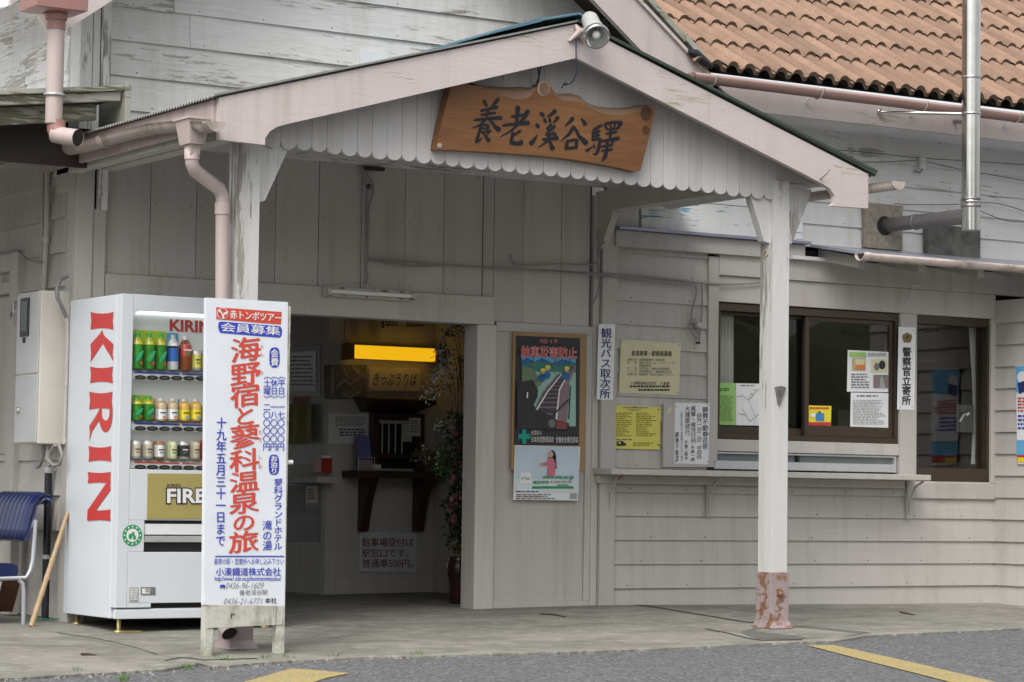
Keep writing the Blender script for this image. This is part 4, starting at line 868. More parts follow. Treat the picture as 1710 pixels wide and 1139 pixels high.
# ================================================================== STOVE FLUE, CONCRETE PLATES, INSULATOR
fl_ = thing('stove_flue', (2.36, -.88, 2.5), 'stainless steel stove flue rising past the tiled eave with a side arm', 'flue')
fb = aY(1621, 385, -.88); ft = aY(1622, -30, -.88); RF = .062
mb = MB(); mb.tube([(fb.x, fb.y, fb.z), (fb.x, fb.y, ft.z)], RF, 'steel', 24); 
z1_ = aY(1621, 340, -.88).z; mb.lathe([(RF+.001, 0), (RF+.006, .006), (RF+.006, .014), (RF+.001, .02)], (fb.x, fb.y, z1_), 'steel', 24); mb.build('flue_pipe', fl_)
for y_, m_n in ((132, 'steel'), (347, 'steel_dull'), (335, 'steel_dull')):
    zr = aY(1621, y_, -.88).z; mb = MB(); mb.lathe([(RF+.001, 0), (RF+.005, .005), (RF+.005, .012), (RF+.001, .018)], (fb.x, fb.y, zr), m_n, 24); mb.build('joint_ring', fl_)
h0 = aY(1480, 376, -.04); h1 = Vector((fb.x, fb.y, aY(1617, 360, -.88).z))
mb = MB(); mid = h0.lerp(h1, .72); mb.tube([h0+Vector((0, .05, 0)), h0.lerp(h1, .25), mid, h1], [.050, .050, .052, .054], 'steel_dull', 20); mb.lathe([(.053, 0), (.056, .004), (.056, .012), (.053, .016)], h0.lerp(h1, .35), 'steel_dull', 20, (h1-h0).normalized()); mb.build('side_arm', fl_)
zs_ = aY(1610, 189, -.88).z; r0 = Vector((fb.x-.03, fb.y+.02, zs_)); r1 = aY(1468, 187, -.505)
mb = MB(); mb.tube([r0, r1], [.012, .009], 'steel', 10); mb.lathe([(RF+.001, -.01), (RF+.006, -.008), (RF+.006, .008), (RF+.001, .01)], (fb.x, fb.y, zs_), 'steel', 24); mb.lathe([(0, 0), (.02, 0), (.02, .012), (0, .014)], r1, 'steel', 8, (0, -1, 0)); mb.build('stay_rod', fl_)
mb = MB(); mb.tube([Vector((fb.x+.01, fb.y+.05, aY(1615, 203, -.85).z)), aY(1594, 203, -.505)], .014, 'steel_dull', 8); mb.build('stay_rod', fl_)
c = RC(1441, 341, 1505, 416, -.03)
mb = MB(); mb.box(c[0], c[1], -.045, -.016, c[2], c[3], 'conc_block'); hc = aY(1477, 377, -.047); mb.lathe([(0, 0), (.068, 0), (.068, .002)], hc, 'dark', 24, (0, -1, 0)); tag(mb.build('flue_plate', None, .004), 'rough square concrete plate that the stove flue passes through', 'plate')
c = RC(1546, 378, 1633, 430, -.06)
mb = MB(); mb.box(c[0], c[1], -.09, -.03, c[2]-.05, c[3], 'conc_dark'); tag(mb.build('slate_block', None, .006), 'dark weathered slab on the low roof below the flue end', 'slab')
mb = MB(); ic = aY(1540, 283, -.05); mb.lathe([(.0, 0), (.022, 0), (.026, .03), (.024, .055), (.016, .062), (.026, .07), (.024, .085), (0, .088)], ic, 'porcelain', 14); mb.tube([ic+Vector((-.05, .03, -.012)), ic+Vector((-.02, 0, -.025)), ic+Vector((.0, 0, .0))], .006, 'steel_dull', 6); tag(mb.build('insulator'), 'white porcelain insulator on the upper boards right of the canopy', 'insulator')
def wire(label, paths, r, mat='cable', name='cable', Y=-.03, grp=None, n=6):
    mb = MB()
    for P in paths:
        pts = [(aY(p[0], p[1], p[2] if len(p) > 2 else Y)) for p in P]; out = []
        for i in range(len(pts)-1):      # Catmull-Rom
            p0, p1, p2, p3 = pts[max(i-1, 0)], pts[i], pts[i+1], pts[min(i+2, len(pts)-1)]
            for k in range(5):
                t_ = k/5; out.append(.5*((2*p1)+(p2-p0)*t_+(2*p0-5*p1+4*p2-p3)*t_*t_+(3*p1-p0-3*p2+p3)*t_**3))
        out.append(pts[-1]); mb.tube(out, r, mat, n)
    return tag(mb.build(name), label, 'cable', grp)
wire('thin wires strung from the white insulator across the upper boards', [[(1385, 270), (1430, 271), (1480, 270), (1530, 268)], [(1548, 270), (1600, 282), (1650, 291), (1720, 303)], [(1340, 247), (1430, 253), (1540, 264), (1640, 270), (1720, 276)]], .0028, 'cable_dk', Y=-.045)
wire('loose wires trailing right of the flue elbow', [[(1635, 339), (1660, 339), (1690, 346), (1720, 356)], [(1637, 352), (1665, 364), (1690, 370), (1720, 371)], [(1494, 340), (1530, 342), (1610, 341)]], .0028, 'cable_dk', Y=-.05)
wire('grey cable bundle clipped level along the boarded wall above the doorway', [[(616, 432), (680, 437), (740, 442), (800, 446), (860, 449), (940, 453), (1000, 457, -.06), (1060, 460), (1120, 466), (1190, 474), (1250, 473), (1300, 466)], [(616, 434), (690, 444), (760, 443), (830, 449), (900, 452), (990, 459, -.06), (1050, 467), (1120, 474), (1160, 476)]], .0065, 'cable', Y=-.035)
wire('old twisted cable hanging down the joint between boards over the doorway', [[(606, 278), (607, 300), (614, 318), (613, 345), (613, 400), (614, 428), (618, 433)], [(609, 283), (620, 302), (623, 308), (622, 325), (616, 345), (615, 380), (614, 425)], [(613, 434), (612, 450), (614, 463), (611, 474)]], .006, 'cable', Y=-.03)
mb = MB(); mb.bar(aY(607, 281, -.03), aY(641, 283, -.03), .03, .022, plain('charred', (.05, .03, .02), .9)); mb.lathe([(0, 0), (.018, .01), (.016, .03), (0, .04)], aY(616, 317, -.05), 'cable_dk', 8); tag(mb.build('broken_fitting'), 'dark broken light fitting stuck on the boards under the canopy', 'fitting')
wire('grey wires looping down the corner post and along the band board', [[(852, 424), (856, 436), (868, 442), (930, 441), (992, 441), (999, 430, -.06), (1000, 418, -.06), (1008, 406, -.06), (1030, 402), (1090, 408), (1150, 414), (1230, 420), (1310, 428)], [(998, 460, -.055), (998, 420, -.055), (998, 385, -.055)], [(1012, 459, -.06), (1002, 472, -.06), (998, 490, -.055), (990, 508, -.03)]], .0055, 'cable', Y=-.03)
wire('coiled cable end dangling beside the upper cream notice', [[(1160, 476), (1163, 490), (1157, 515), (1155, 530), (1162, 545), (1168, 558), (1163, 566), (1155, 556), (1150, 545), (1158, 535), (1163, 534)], [(1172, 470), (1173, 510), (1170, 545), (1168, 570)]], .0055, 'cable', Y=-.035)
mb = MB(); mb.lathe([(0, 0), (.022, 0), (.024, .03), (.018, .045)], aY(1162, 543, -.02), 'low_z', 12, (0, -1, 0)); mb.lathe([(0, 0), (.016, 0), (.016, .012)], aY(1166, 574, -.035), 'black', 10, (0, 0, 1)); tag(mb.build('cable_outlet'), 'round grey cable outlet on the boards beside the window post', 'cable outlet')
wire('pale cable stub sticking out below the low eave gutter', [[(1524, 476), (1522, 488), (1520, 495), (1513, 505), (1508, 510)], [(1524, 476), (1538, 477)], [(1521, 490), (1530, 496)]], .004, 'porcelain', Y=-.045)

# ================================================================== FLUORESCENT FITTING OVER THE DOOR
lt_ = thing('fluorescent_light', aY(615, 490, -.05), 'rusty white fluorescent fitting with an unlit tube above the doorway', 'light')
la, lb = aY(541, 487, -.06), aY(685, 496, -.06)
mb = MB(); mb.bar(la+Vector((0, .02, .008)), lb+Vector((0, .02, .008)), .05, .05, 'rust'); mb.bar(la+Vector((0, 0, -.018)), lb+Vector((-.02, 0, -.018)), .008, .014, 'rust'); mb.build('housing', lt_, .003)
mb = MB(); d_ = (lb-la).normalized(); mb.tube([la+d_*.03+Vector((0, -.03, .003)), lb-d_*.01+Vector((0, -.03, .003))], .013, 'tube', 12); mb.build('fluorescent_tube', lt_)
for q_ in (la+d_*.015, lb-d_*.0): mb = MB(); mb.box(q_.x-.01, q_.x+.01, q_.y-.05, q_.y, q_.z-.02, q_.z+.025, 'rust'); mb.build('lamp_holder', lt_, .002)

# ================================================================== COUNTER SHELF
YS = -.24; sx0, sx1 = aY(1004, 785, -.12).x, aY(1555, 795, YS).x; sz = aY(1280, 788.5, YS).z
sh = thing('counter_shelf', ((sx0+sx1)/2, -.12, sz), 'long grey counter shelf under the ticket windows on iron brackets', 'shelf')
mb = MB(); mb.box(sx0, sx1, YS, -.022, sz-.035, sz+.004, 'low_x'); mb.box(sx0+.02, sx1-.08, -.06, -.022, sz-.09, sz-.036, 'low_x'); mb.build('shelf_top', sh, .004)
for px_ in (1016, 1182, 1516):
    x = aY(px_, 830, -.03).x; mb = MB(); mb.box(x-.012, x+.012, -.04, -.018, sz-.30, sz-.037, 'low_z')
    mb.tube([(x, -.045, sz-.27), (x, -.06, sz-.17), (x, -.11, sz-.08), (x, -.19, sz-.042)], .008, 'low_z' if px_ > 1100 else 'rust', 8); mb.build('bracket', sh)

# ================================================================== NOTICES ON THE FRONT
nb = MB(); c = RC(857, 557, 972, 784, -.03); q = [aY(*p, -.02) for p in ((856, 555), (978, 558), (975, 786), (852, 785))]
nb.prism([q[0], q[3], q[2], q[1]], (0, -.012, 0), 'plywood'); tag(nb.build('notice_board', None, .002), 'bare plywood backing board on the panel right of the doorway', 'notice board')
def art_safety(k):
    k.rect(871, 594, 961, 616, 'skyb', 1, .03)
    k.poly([(871, 602), (880, 597), (893, 604), (905, 598), (922, 606), (940, 600), (961, 606), (961, 618), (871, 616)], plain('poster_hill', (.03, .12, .28), .7), 2)
    k.poly([(871, 609), (900, 604), (930, 611), (961, 607), (961, 622), (871, 620)], plain('poster_ridge', (.04, .20, .16), .7), 3)
    k.rect(871, 616, 961, 712, 'paleteal', 2); k.poly([(871, 612), (890, 616), (905, 640), (890, 655), (871, 650)], plain('poster_bush', (.20, .28, .16), .8, 0, .5, 200), 4)
    k.poly([(958, 611), (962, 611), (950, 640), (945, 710), (910, 700), (888, 690), (905, 655), (930, 625)], plain('ballast_print', (.28, .20, .22), .8, 0, .3, 120), 4)
    k.poly([(956, 612), (958, 613), (935, 642), (928, 700), (890, 690), (908, 655), (932, 626)], plain('sleeper_print', (.07, .055, .07), .8), 5)
    for i in range(9):
        t_ = i/9; y = 690-64*t_**.8; a_ = 890+40*t_; b_ = 930+16*t_; k.rect(a_, y, b_, y+2.2*(1-t_)+.8, plain('sleeper_light', (.20, .15, .18), .8), 6)
    k.poly([(889, 692), (892, 692), (914, 655), (938, 624), (936, 624), (911, 655)], 'wht_ink', 7); k.poly([(926, 702), (929, 702), (934, 652), (950, 622), (948, 622), (932, 650)], 'wht_ink', 7)
    for x, y in ((905, 618), (913, 613), (945, 615)):
        k.oval(x-6, y+5, x+5, y+20, plain('workwear_print', (.02, .14, .32), .7), 8); k.oval(x-4, y-1, x+4, y+7, plain('skin_print', (.5, .32, .22), .7), 9); k.oval(x-4.5, y-3, x+4.5, y+3, 'yel', 10); k.poly([(x-6, y+10), (x-13, y+17), (x-11, y+19), (x-3, y+14)], plain('workwear_print', (.02, .14, .32), .7), 8)
    for x in (889, 925, 951): k.rect(x, 594, x+1.6, 625, 'inkgrey', 6)
    k.poly([(862, 640), (888, 634), (897, 652), (896, 663), (890, 676), (893, 684), (905, 688), (918, 695), (930, 702), (948, 706), (950, 718), (862, 716)], 'ink', 9)
    k.poly([(950, 644), (952, 644), (949, 700), (947, 700)], 'ink', 10); k.poly([(948, 666), (950, 667), (920, 697), (916, 697)], 'ink', 10); k.oval(914, 700, 926, 714, 'inkgrey', 10); k.poly([(928, 702), (946, 706), (944, 717), (927, 716)], 'darkred', 10)
    k.rect(878, 655, 880, 665, 'wht_ink', 10)
    k.htext('平成18年', 900, 930, 570, 8, plain('pink_title', (.55, .18, .18), .6), 5, .02)
    k.htext('触車災害防止', 868, 962, 587.5, 19, plain('poster_white', (.62, .62, .62), .6), 10.5, .04, .03); k.htext('触車災害防止', 868, 962, 587.5, 19, plain('poster_red', (.62, .05, .05), .6), 12, .016, .03)
    k.rect(871, 717, 878, 741, 'teal', 5); k.rect(864.5, 725, 884.5, 733, 'teal', 6)
    k.htext('社団法人', 886, 904, 722.5, 8, 'wht_ink', 5, 0); k.htext('日本民営鉄道協会', 886, 924, 734, 10.5, 'wht_ink', 5, 0); k.htext('労働安全衛生部会', 927, 965, 734.5, 10.5, 'wht_ink', 5, 0)
paper('safety_poster', 'black poster with railway track picture and red title on the plywood board', 'poster', [(862, 560.5), (969, 565), (967, 744), (858, 743)], -.0345, 'ink', art=art_safety)
def art_tax(k):
    k.rect(861, 745, 966, 822, 'palesky', 1, .004); k.rect(861, 800, 966, 822, plain('pale_fade', (.62, .68, .70), .7), 2)
    k.oval(915, 752, 928, 776, 'ink', 4); k.oval(914, 754, 923, 764, plain('face_print', (.55, .36, .26), .7), 5); k.poly([(924, 758), (928, 766), (929, 782), (924, 786), (922, 770)], 'ink', 4)
    k.poly([(914, 765), (923, 765), (927, 776), (926, 794), (912, 796), (914, 778), (903, 778), (902, 774), (913, 771)], plain('pink_print', (.55, .16, .22), .7), 5); k.oval(899, 773, 905, 779, plain('face_print', (.55, .36, .26), .7), 6)
    k.word('www.nta.go.jp', 905, 793, 957, 802, 'green', 6, .02); k.rect(868, 789, 886, 807, 'wht_ink', 3); k.word('e-Tax', 870, 796, 884, 801, 'green', 6, .01)
    k.htext('確定申告', 889, 916, 805.5, 6, 'green', 6, .02); k.lines(918, 803, 957, 808, 1, 'paleink', 4, 0, .7, .05); k.rect(888, 812, 957, 816, 'green', 4); k.rect(930, 809, 948, 811, 'green', 4)
    k.lines(861, 820, 900, 823, 1, 'navy', 4); k.lines(861, 825, 930, 835, 3, 'inkgrey', 4, 0, .45, .25); k.lines(861, 828, 905, 830, 1, 'red', 5, 0, .5); k.rect(951, 824, 963, 833, 'paleink', 3)
paper('tax_poster', 'pale blue and white poster with a woman in pink under the black railway poster', 'poster', [(860, 743.5), (969, 746), (965, 836), (857, 834.5)], -.0365, 'paper', art=art_tax)
def art_bus(k): k.vtext('観光バス取次所', 1012.3, 548, 666, 18, 'navy', 2, .016, 0, 0, -.022); k.oval(1011, 543, 1013, 545, 'inkgrey', 2)
paper('bus_agent_sign', 'narrow white plate with seven vertical navy characters on the wall post', 'sign', [(1000, 541), (1027, 541.5), (1023.5, 668), (996.5, 667)], -.0475, 'white_pl', .004, art=art_bus)
def art_cream(k):
    k.htext('鉄道車掌・駅務員募集', 1054, 1122, 590, 9.5, 'ink', 2, .01, .015)
    for i, (a_, b_) in enumerate((('業務内容', '鉄道車掌業務・駅務業務'), ('資　　格', '健康で明るい方(18才〜35才)'), ('', '経験者優遇'), ('待　　遇', '当社規定、各種社会保険完備'), ('そ の 他', '研修期間有り・職務乗車証支給'), ('応募方法', '履歴書を下記まで郵送して下さい'))):
        y = 600.5+i*4.9
        if a_: k.htext(a_.replace('　', ' '), 1047, 1063, y, 4.4, 'inkgrey', 2, .0, .012)
        k.htext(b_, 1067, 1067+len(b_)*3.9, y+.3, 4.4, 'inkgrey', 2, .0, .012)
    k.htext('小湊鐵道株式会社 人事課', 1052, 1118, 640, 6, 'ink', 2, .0, .012); k.lines(1051, 644, 1120, 648, 1, 'ink', 2, .01, .7, .03, 4); k.lines(1066, 649.5, 1118, 654, 1, 'ink', 2, .01, .7, .02, 4)
    for p in ((1039, 570), (1134, 576), (1132, 656)): k.oval(p[0]-1, p[1]-1, p[0]+1, p[1]+1, 'inkgrey', 2)
paper('recruiting_notice', 'cream paper notice with black printing pinned to the clapboards', 'notice', [(1037, 566.5), (1137, 573), (1134, 660), (1033.5, 656)], -.019, 'creamp', art=art_cream)
def art_yellow(k):
    k.lines(1040, 680, 1082, 683, 1, 'inkgrey', 2, .03, .6, .1, 4); k.lines(1050, 684, 1070, 687, 1, 'inkgrey', 2, .03, .5, .1, 4)
    for x0, x1 in ((1025, 1056), (1062, 1096)): k.lines(x0, 689, x1, 730, 13, plain('olive_ink', (.26, .23, .03), .8), 2, .03, .45, .5, 5)
    k.lines(1026, 733, 1064, 736, 1, 'inkgrey', 2, .03); k.poly([(1030, 737), (1038, 736), (1045, 741), (1045, 744), (1032, 745), (1029, 742)], 'ink', 3); k.rect(1032, 738, 1036, 741, 'yellowp', 4)
    k.lines(1057, 739, 1090, 746, 2, plain('olive_ink', (.26, .23, .03), .8), 2, .03, .5, .2, 5)
    for p in ((1022, 680), (1099, 684), (1020, 720), (1023, 741), (1099, 743), (1060, 680)): k.oval(p[0]-1.2, p[1]-1.2, p[0]+1.2, p[1]+1.2, 'ink', 3)
paper('timetable_notice', 'bright yellow printed sheet with a little train picture above the counter shelf', 'notice', [(1020, 676), (1104, 680), (1101.5, 751), (1017.5, 749)], -.019, 'yellowp', .003, art=art_yellow)
q = [aY(*p, -.016) for p in ((1106, 674), (1192, 677), (1189, 780), (1104, 780))]
mb = MB(); mb.prism([q[0], q[3], q[2], q[1]], (0, -.02, 0), 'low_z'); tp_ = [aY(*p, -.0375) for p in ((1113, 690), (1119, 679), (1122, 682), (1116, 693))]; mb.flat(tp_, 'creamp'); tag(mb.build('hatch_cover', None, .004), 'grey board hatch left of the ticket window, mostly behind a white festival notice', 'hatch')
def art_fest(k):
    k.vtext('鶴舞不動尊花祭', 1177.5, 679, 751, 10, 'ink', 2, .0, .1); k.vtext('四月一日(日)中回向', 1167.5, 690, 767, 8, 'ink', 2, .0, .1); k.vtext('鳳輦・稚児行列', 1157.5, 678, 741, 8.5, 'ink', 2, .0, .1); k.vtext('午後一時', 1156.5, 744, 771, 6.5, 'ink', 2, .006, .1)
    k.vtext('大護摩修行', 1148, 678, 727, 8.5, 'ink', 2, .0, .1); k.vtext('午後二時半', 1145.5, 735, 769, 6, 'ink', 2, .006, .1); k.vtext('上総牛久駅より本鶴舞まで行き八幡行', 1138, 686, 771, 4, 'inkgrey', 2, .0, .1); k.vtext('鶴舞不動堂', 1130.5, 721, 771, 6, 'ink', 2, .0, .1)
    for p in ((1129, 679), (1182, 676), (1181, 771), (1128, 770), (1183, 724), (1128, 728)): k.oval(p[0]-1, p[1]-1, p[0]+1, p[1]+1, 'ink', 2)
paper('festival_notice', 'white sheet with vertical brushed columns pinned over the grey hatch', 'notice', [(1127.5, 672.5), (1185.5, 673.5), (1183, 775.5), (1126, 774)], -.0375, 'paper', art=art_fest)
def art_police(k):
    k.poly([(1514.5+dx, 563.5+dy) for dx, dy in ((0, -9), (2.5, -6.5), (7, -5), (8.5, -1), (7, 4), (5.5, 9), (2, 8), (0, 9.5), (-2, 8), (-5.5, 9), (-7, 4), (-8.5, -1), (-7, -5), (-2.5, -6.5))][::-1], plain('gilt', (.25, .18, .07), .4, .4, .4, 300), 2); k.oval(1511, 560, 1518, 567, plain('gilt_dark', (.12, .085, .03), .4, .3), 3)
    k.vtext('警察官立寄所', 1514, 580, 677, 15, 'ink', 2, .022, 0, 0, -.01)
    for p in ((1505, 551), (1524, 552), (1503, 680), (1523, 680)): k.oval(p[0]-.8, p[1]-.8, p[0]+.8, p[1]+.8, 'inkgrey', 2)
paper('police_sign', 'narrow white plate with a gold crest and six black vertical characters between the windows', 'sign', [(1501, 546), (1529, 547), (1527, 684.5), (1498.5, 684)], -.0225, 'white_pl', .004, art=art_police)
# papers stuck to the window glass
def art_green(k):
    k.rect(1229, 640, 1270, 710, 'paper', 1, .02); k.lines(1197, 648, 1225, 654, 2, plain('green_dark', (.05, .18, .04), .7), 3, .02, .6); k.lines(1195, 660, 1226, 704, 14, plain('green_mid', (.14, .30, .08), .7), 3, .02, .45)
    k.lines(1236, 643, 1262, 646, 1, 'inkgrey', 3)
    for P in (((1230, 662), (1240, 660), (1250, 668), (1265, 650), (1270, 648)), ((1232, 690), (1244, 692), (1252, 703), (1270, 688)), ((1240, 660), (1238, 680), (1246, 694)), ((1250, 668), (1256, 684), (1262, 696), (1258, 708))):
        for (xa_, ya_), (xb_, yb_) in zip(P, P[1:]): k.poly([(xa_, ya_), (xa_, ya_+1.4), (xb_, yb_+1.4), (xb_, yb_)], 'paleink', 3)
    for x, y in ((1252, 656), (1258, 650), (1249, 662)): k.rect(x, y, x+6, y+3, 'creamp', 3)
paper('map_leaflet', 'green and white leaflet with a line map in the left ticket window', 'leaflet', [(1192, 639), (1270, 641), (1270, 711), (1192, 709)], .069, 'greenp', art=art_green)
def art_info(k):
    k.rect(1418, 588, 1446, 596, 'greenp', 2, .02); k.lines(1449, 590, 1484, 596, 3, 'inkgrey', 2, .02, .5, .2, 5); k.rect(1422, 598, 1445, 619, 'beigeb', 2); k.rect(1428, 600, 1443, 612, 'creamp', 3); k.rect(1428, 609, 1444, 617, 'orange', 4)
    k.rect(1455, 600, 1481, 622, 'creamp', 2); k.oval(1459, 606, 1468, 619, 'inkgrey', 3); k.oval(1467, 602, 1478, 617, 'ink', 3); k.rect(1458, 626, 1485, 648, plain('photo_grey', (.26, .22, .22), .7, 0, .5, 90), 2); k.poly([(1470, 629), (1473, 629), (1478, 648), (1468, 648)], 'paleink', 3)
    k.lines(1421, 624, 1453, 650, 6, 'inkgrey', 2, .02, .5, .3, 6)
paper('info_sheet', 'white sheet with a green heading and small photographs in the right ticket window', 'notice', [(1416, 584.5), (1487, 588), (1487, 655), (1414.5, 654)], .029, 'paper', art=art_info)
def art_list(k): k.lines(1430, 660, 1478, 664, 1, 'inkgrey', 2); k.lines(1424, 668, 1478, 710, 16, 'paleink', 2, .0, .45, .3, 6)
paper('fare_sheet', 'plain white typed sheet in a clear sleeve below the photo sheet', 'notice', [(1421, 655.5), (1484, 656.5), (1485, 714.5), (1420, 713)], .0275, 'paper', art=art_list)
def art_stk(k): k.rect(1349, 705, 1387, 711, 'red', 2); k.lines(1352, 680, 1385, 684, 1, 'red', 2, 0, .8, .05, 3); k.oval(1353, 690, 1362, 697, 'paper', 2); k.rect(1362, 690, 1376, 703, plain('sticker_blue', (.04, .22, .48), .6), 2); k.rect(1366, 687, 1370, 690, 'ink', 3)
paper('yellow_sticker', 'small square yellow sticker with a red lower edge on the window glass', 'sticker', [(1349, 677), (1388.5, 678), (1387.5, 712), (1348, 711)], .029, 'yel', art=art_stk)
def art_plate(k): k.poly([(1608, 692), (1612, 690), (1604, 705), (1601, 703)], 'wht_ink', 2); k.poly([(1612, 691), (1619, 688), (1619, 692), (1613, 695)], 'wht_ink', 2)
paper('dark_plate', 'small dark framed plate behind the glass of the far right window', 'plate', [(1598, 676), (1626, 677), (1625, 722), (1597, 721)], .11, plain('plate_dark', (.07, .07, .065), .4), .004, art=art_plate)
fnR = lambda x, y: aX(x, y, WX1-.02)
def art_edge(k):
    k.rect(1697, 612, 1745, 655, 'skyb', 1, -.1); k.oval(1699, 620, 1716, 640, 'paper', 2); k.poly([(1700, 640), (1716, 634), (1716, 652), (1702, 658)], 'navy', 3); k.lines(1700, 664, 1740, 690, 5, 'red', 2, -.05, .5, .2, 5); k.lines(1700, 693, 1740, 720, 4, 'blue', 2, 0, .5, .2, 5); k.rect(1698, 735, 1746, 760, 'skyb', 2, -.02); k.rect(1699, 760, 1746, 772, 'red', 2, -.01); k.rect(1700, 764, 1720, 772, 'yel', 3)
paper('festival_poster', 'blue and white poster on the return wall at the far right edge', 'poster', [(1696, 611), (1745, 606), (1748, 777), (1699, 775)], 0, 'paper', art=art_edge, fn=fnR, normal=(-1, 0, 0))
# curtains
def curtain(label, px0, px1, py0, py1, Y, wav=0.0):
    a_, b_ = aY(px0, (py0+py1)/2, Y), aY(px1, (py0+py1)/2, Y); z0, z1 = aY(px0, py1, Y).z, aY(px0, py0, Y).z; vs = []; nx, nz = 40, 14
    for j in range(nz+1):
        for i in range(nx+1):
            u = i/nx; v = j/nz; vs.append((a_.x+(b_.x-a_.x)*u+wav*math.sin(v*4)*(1-u), Y+.012*math.sin(u*38+v*1.2), z0+(z1-z0)*v))
    mb = MB(); mb.add(vs, [(j*(nx+1)+i, j*(nx+1)+i+1, (j+1)*(nx+1)+i+1, (j+1)*(nx+1)+i) for j in range(nz) for i in range(nx)], 'curtain', True)
    return tag(mb.build('curtain'), label, 'curtain')
curtain('white lace curtain at the left end of the ticket window', 1190, 1225, 520, 712, .13); curtain('white curtain hanging along the right edge of the far right window', 1622, 1652, 545, 775, .16, .02)
# post plate and hook
vp = aY(1302, 646, YP-.064); mb = MB(); P_ = [aY(*p, YP-.064) for p in ((1293.5, 646), (1299, 677), (1302, 672), (1311, 647), (1303, 644.5))]
mb.prism(P_, (0, -.012, 0), plain('worn_zinc', (.20, .19, .18), .5, .3, .4)); P_ = [aY(*p, YP-.077) for p in ((1300, 651), (1300, 657), (1302, 661), (1304, 657), (1304, 651))]; mb.prism(P_, (0, -.006, 0), 'steel_dull'); tag(mb.build('metal_holder', None, .002), 'grey V-shaped metal holder nailed to the right canopy post', 'holder')
mb = MB(); hc = aY(1281, 425, YP-.05); mb.tube([hc+Vector((-.008, .016*math.cos(t_), .016*math.sin(t_))) for t_ in [i*math.pi/8 for i in range(15)]], .004, 'brass', 6); tag(mb.build('screw_eye'), 'rusty screw eye on the side of the right canopy post', 'hook')
mb = MB(); mb.tube([pt(1369, 300), pt(1374, 292)+Vector((0, -.03, 0)), pt(1379, 284)+Vector((0, -.04, 0))], .004, 'steel_dull', 6); tag(mb.build('nail'), 'bent rusty nail in the right tip of the bargeboard', 'nail')

# ================================================================== TOUR BANNER STAND
YN = -2.13
bn = thing('banner_stand', aY(410, 1085, YN), 'tall white standing banner with red and blue lettering before the left canopy post', 'banner')
bq = [aY(*p, YN) for p in ((345.5, 497), (481, 504.5), (475.5, 1012), (341, 1010))]
mb = MB(); mb.prism([bq[0], bq[3], bq[2], bq[1]], (0, .035, 0), 'paper_b')
kb = Canvas(mb, lambda x, y: aY(x, y, YN), (0, -1, 0))
kb.poly([(361, 513), (361, 533), (469, 542), (470.5, 521)], 'red2', 1); kb.oval(362, 514, 380.5, 533, 'wht_ink', 2); kb.oval(363, 515, 379.5, 532, 'red2', 3)
for P in ([(362, 518), (370, 525), (371, 523), (366, 516)], [(380, 519), (372, 523), (373, 527), (380, 523)], [(369, 524), (371, 532), (374, 532), (373, 525)]): kb.poly(P, 'wht_ink', 4)
kb.htext('赤トンボツアー', 383, 470, 525, 15, 'wht_ink', 4, .02, .075)
kb.poly([(365, 538), (364, 546), (366, 554), (369, 556), (466, 564), (470, 561), (471, 551), (468, 545), (463, 544.5), (370, 537)], 'blue', 1); kb.htext('会員募集', 368, 468, 546, 15.5, 'wht_ink', 2, .010, .075)
for c_, y0, y1 in (('海', 563, 606), ('野', 605, 645), ('宿', 641, 681), ('と', 678, 712), ('蓼', 709, 750), ('科', 750, 789), ('温', 787, 823), ('泉', 821, 859), ('の', 857, 889), ('旅', 887, 924)):
    xo = 410-(y0-563)*.010; hw = 25.5 if c_ not in 'との' else 20; kb.ch(c_, xo-hw, y0, xo+hw, y1, 'red2', 2, .0, .019, False, .16)
for c_, x, y in (('う', 436.5, 580), ('ん', 436.5, 592), ('の', 436, 623), ('た', 434.5, 722), ('て', 434.5, 735), ('し', 434, 763), ('な', 434, 779)): kb.ch(c_, x-4, y-4, x+4, y+4, 'red2', 2, 0, .0)
kb.oval(449.5, 580, 467, 614, 'blue', 1, 0, 28, 3); kb.vtext('会費', 458.2, 583, 612, 13, 'wht_ink', 2, .02); kb.oval(448.5, 759, 466, 793, 'blue', 1, 0, 28, 3); kb.vtext('お泊り', 457.2, 761, 792, 11.5, 'wht_ink', 2, .025)
for x, t_ in ((446, '（土曜）二〇〇〇〇円'), (458, '（休日）一八〇〇〇円'), (470, '（平日）一七〇〇〇円')): kb.vtext(t_, x, 620, 753, 12.5, 'blue', 2, .012, 0, .0, -.012)
kb.vtext('蓼科グランドホテル', 464.5, 799, 919, 15, 'blue', 2, .014, .12, 0, -.006); kb.vtext('滝の湯', 446, 869, 920, 16, 'blue', 2, .014, .12)
kb.vtext('十九年五月三十一日まで', 369.5, 697, 913, 17, 'blue', 2, .02, 0, 0, -.008)
kb.rect(359, 928, 474, 930, 'blue', 2); kb.htext('最寄の駅・営業所へお申し込み下さい', 357, 474, 938, 11, 'blue', 2, .0); kb.htext('小湊鐵道株式会社', 360, 469, 955, 14.5, 'blue', 2, .016); kb.word('http://www1.odn.ne.jp/kominatotetsudou/', 358, 962.5, 469, 972, 'blue', 2, .012)
kb.oval(366.5, 976, 376, 981, 'blue', 2); kb.rect(367.5, 979, 369.5, 983, 'blue', 2); kb.rect(373, 979, 375, 983, 'blue', 2)
kb.word('0436-96-1609', 377, 973, 440, 983, 'inkgrey', 2, -.012, 0, False, 3); kb.htext('養老渓谷駅', 399, 447, 990, 9.5, 'inkgrey', 2, 0, -.02); kb.word('0436-21-6771', 374, 999, 437, 1009, 'inkgrey', 2, -.012, 0, False, 3); kb.htext('本社', 442, 462, 1003, 10, 'ink', 2, .02)
mb.build('printed_banner', bn)
mb = MB()
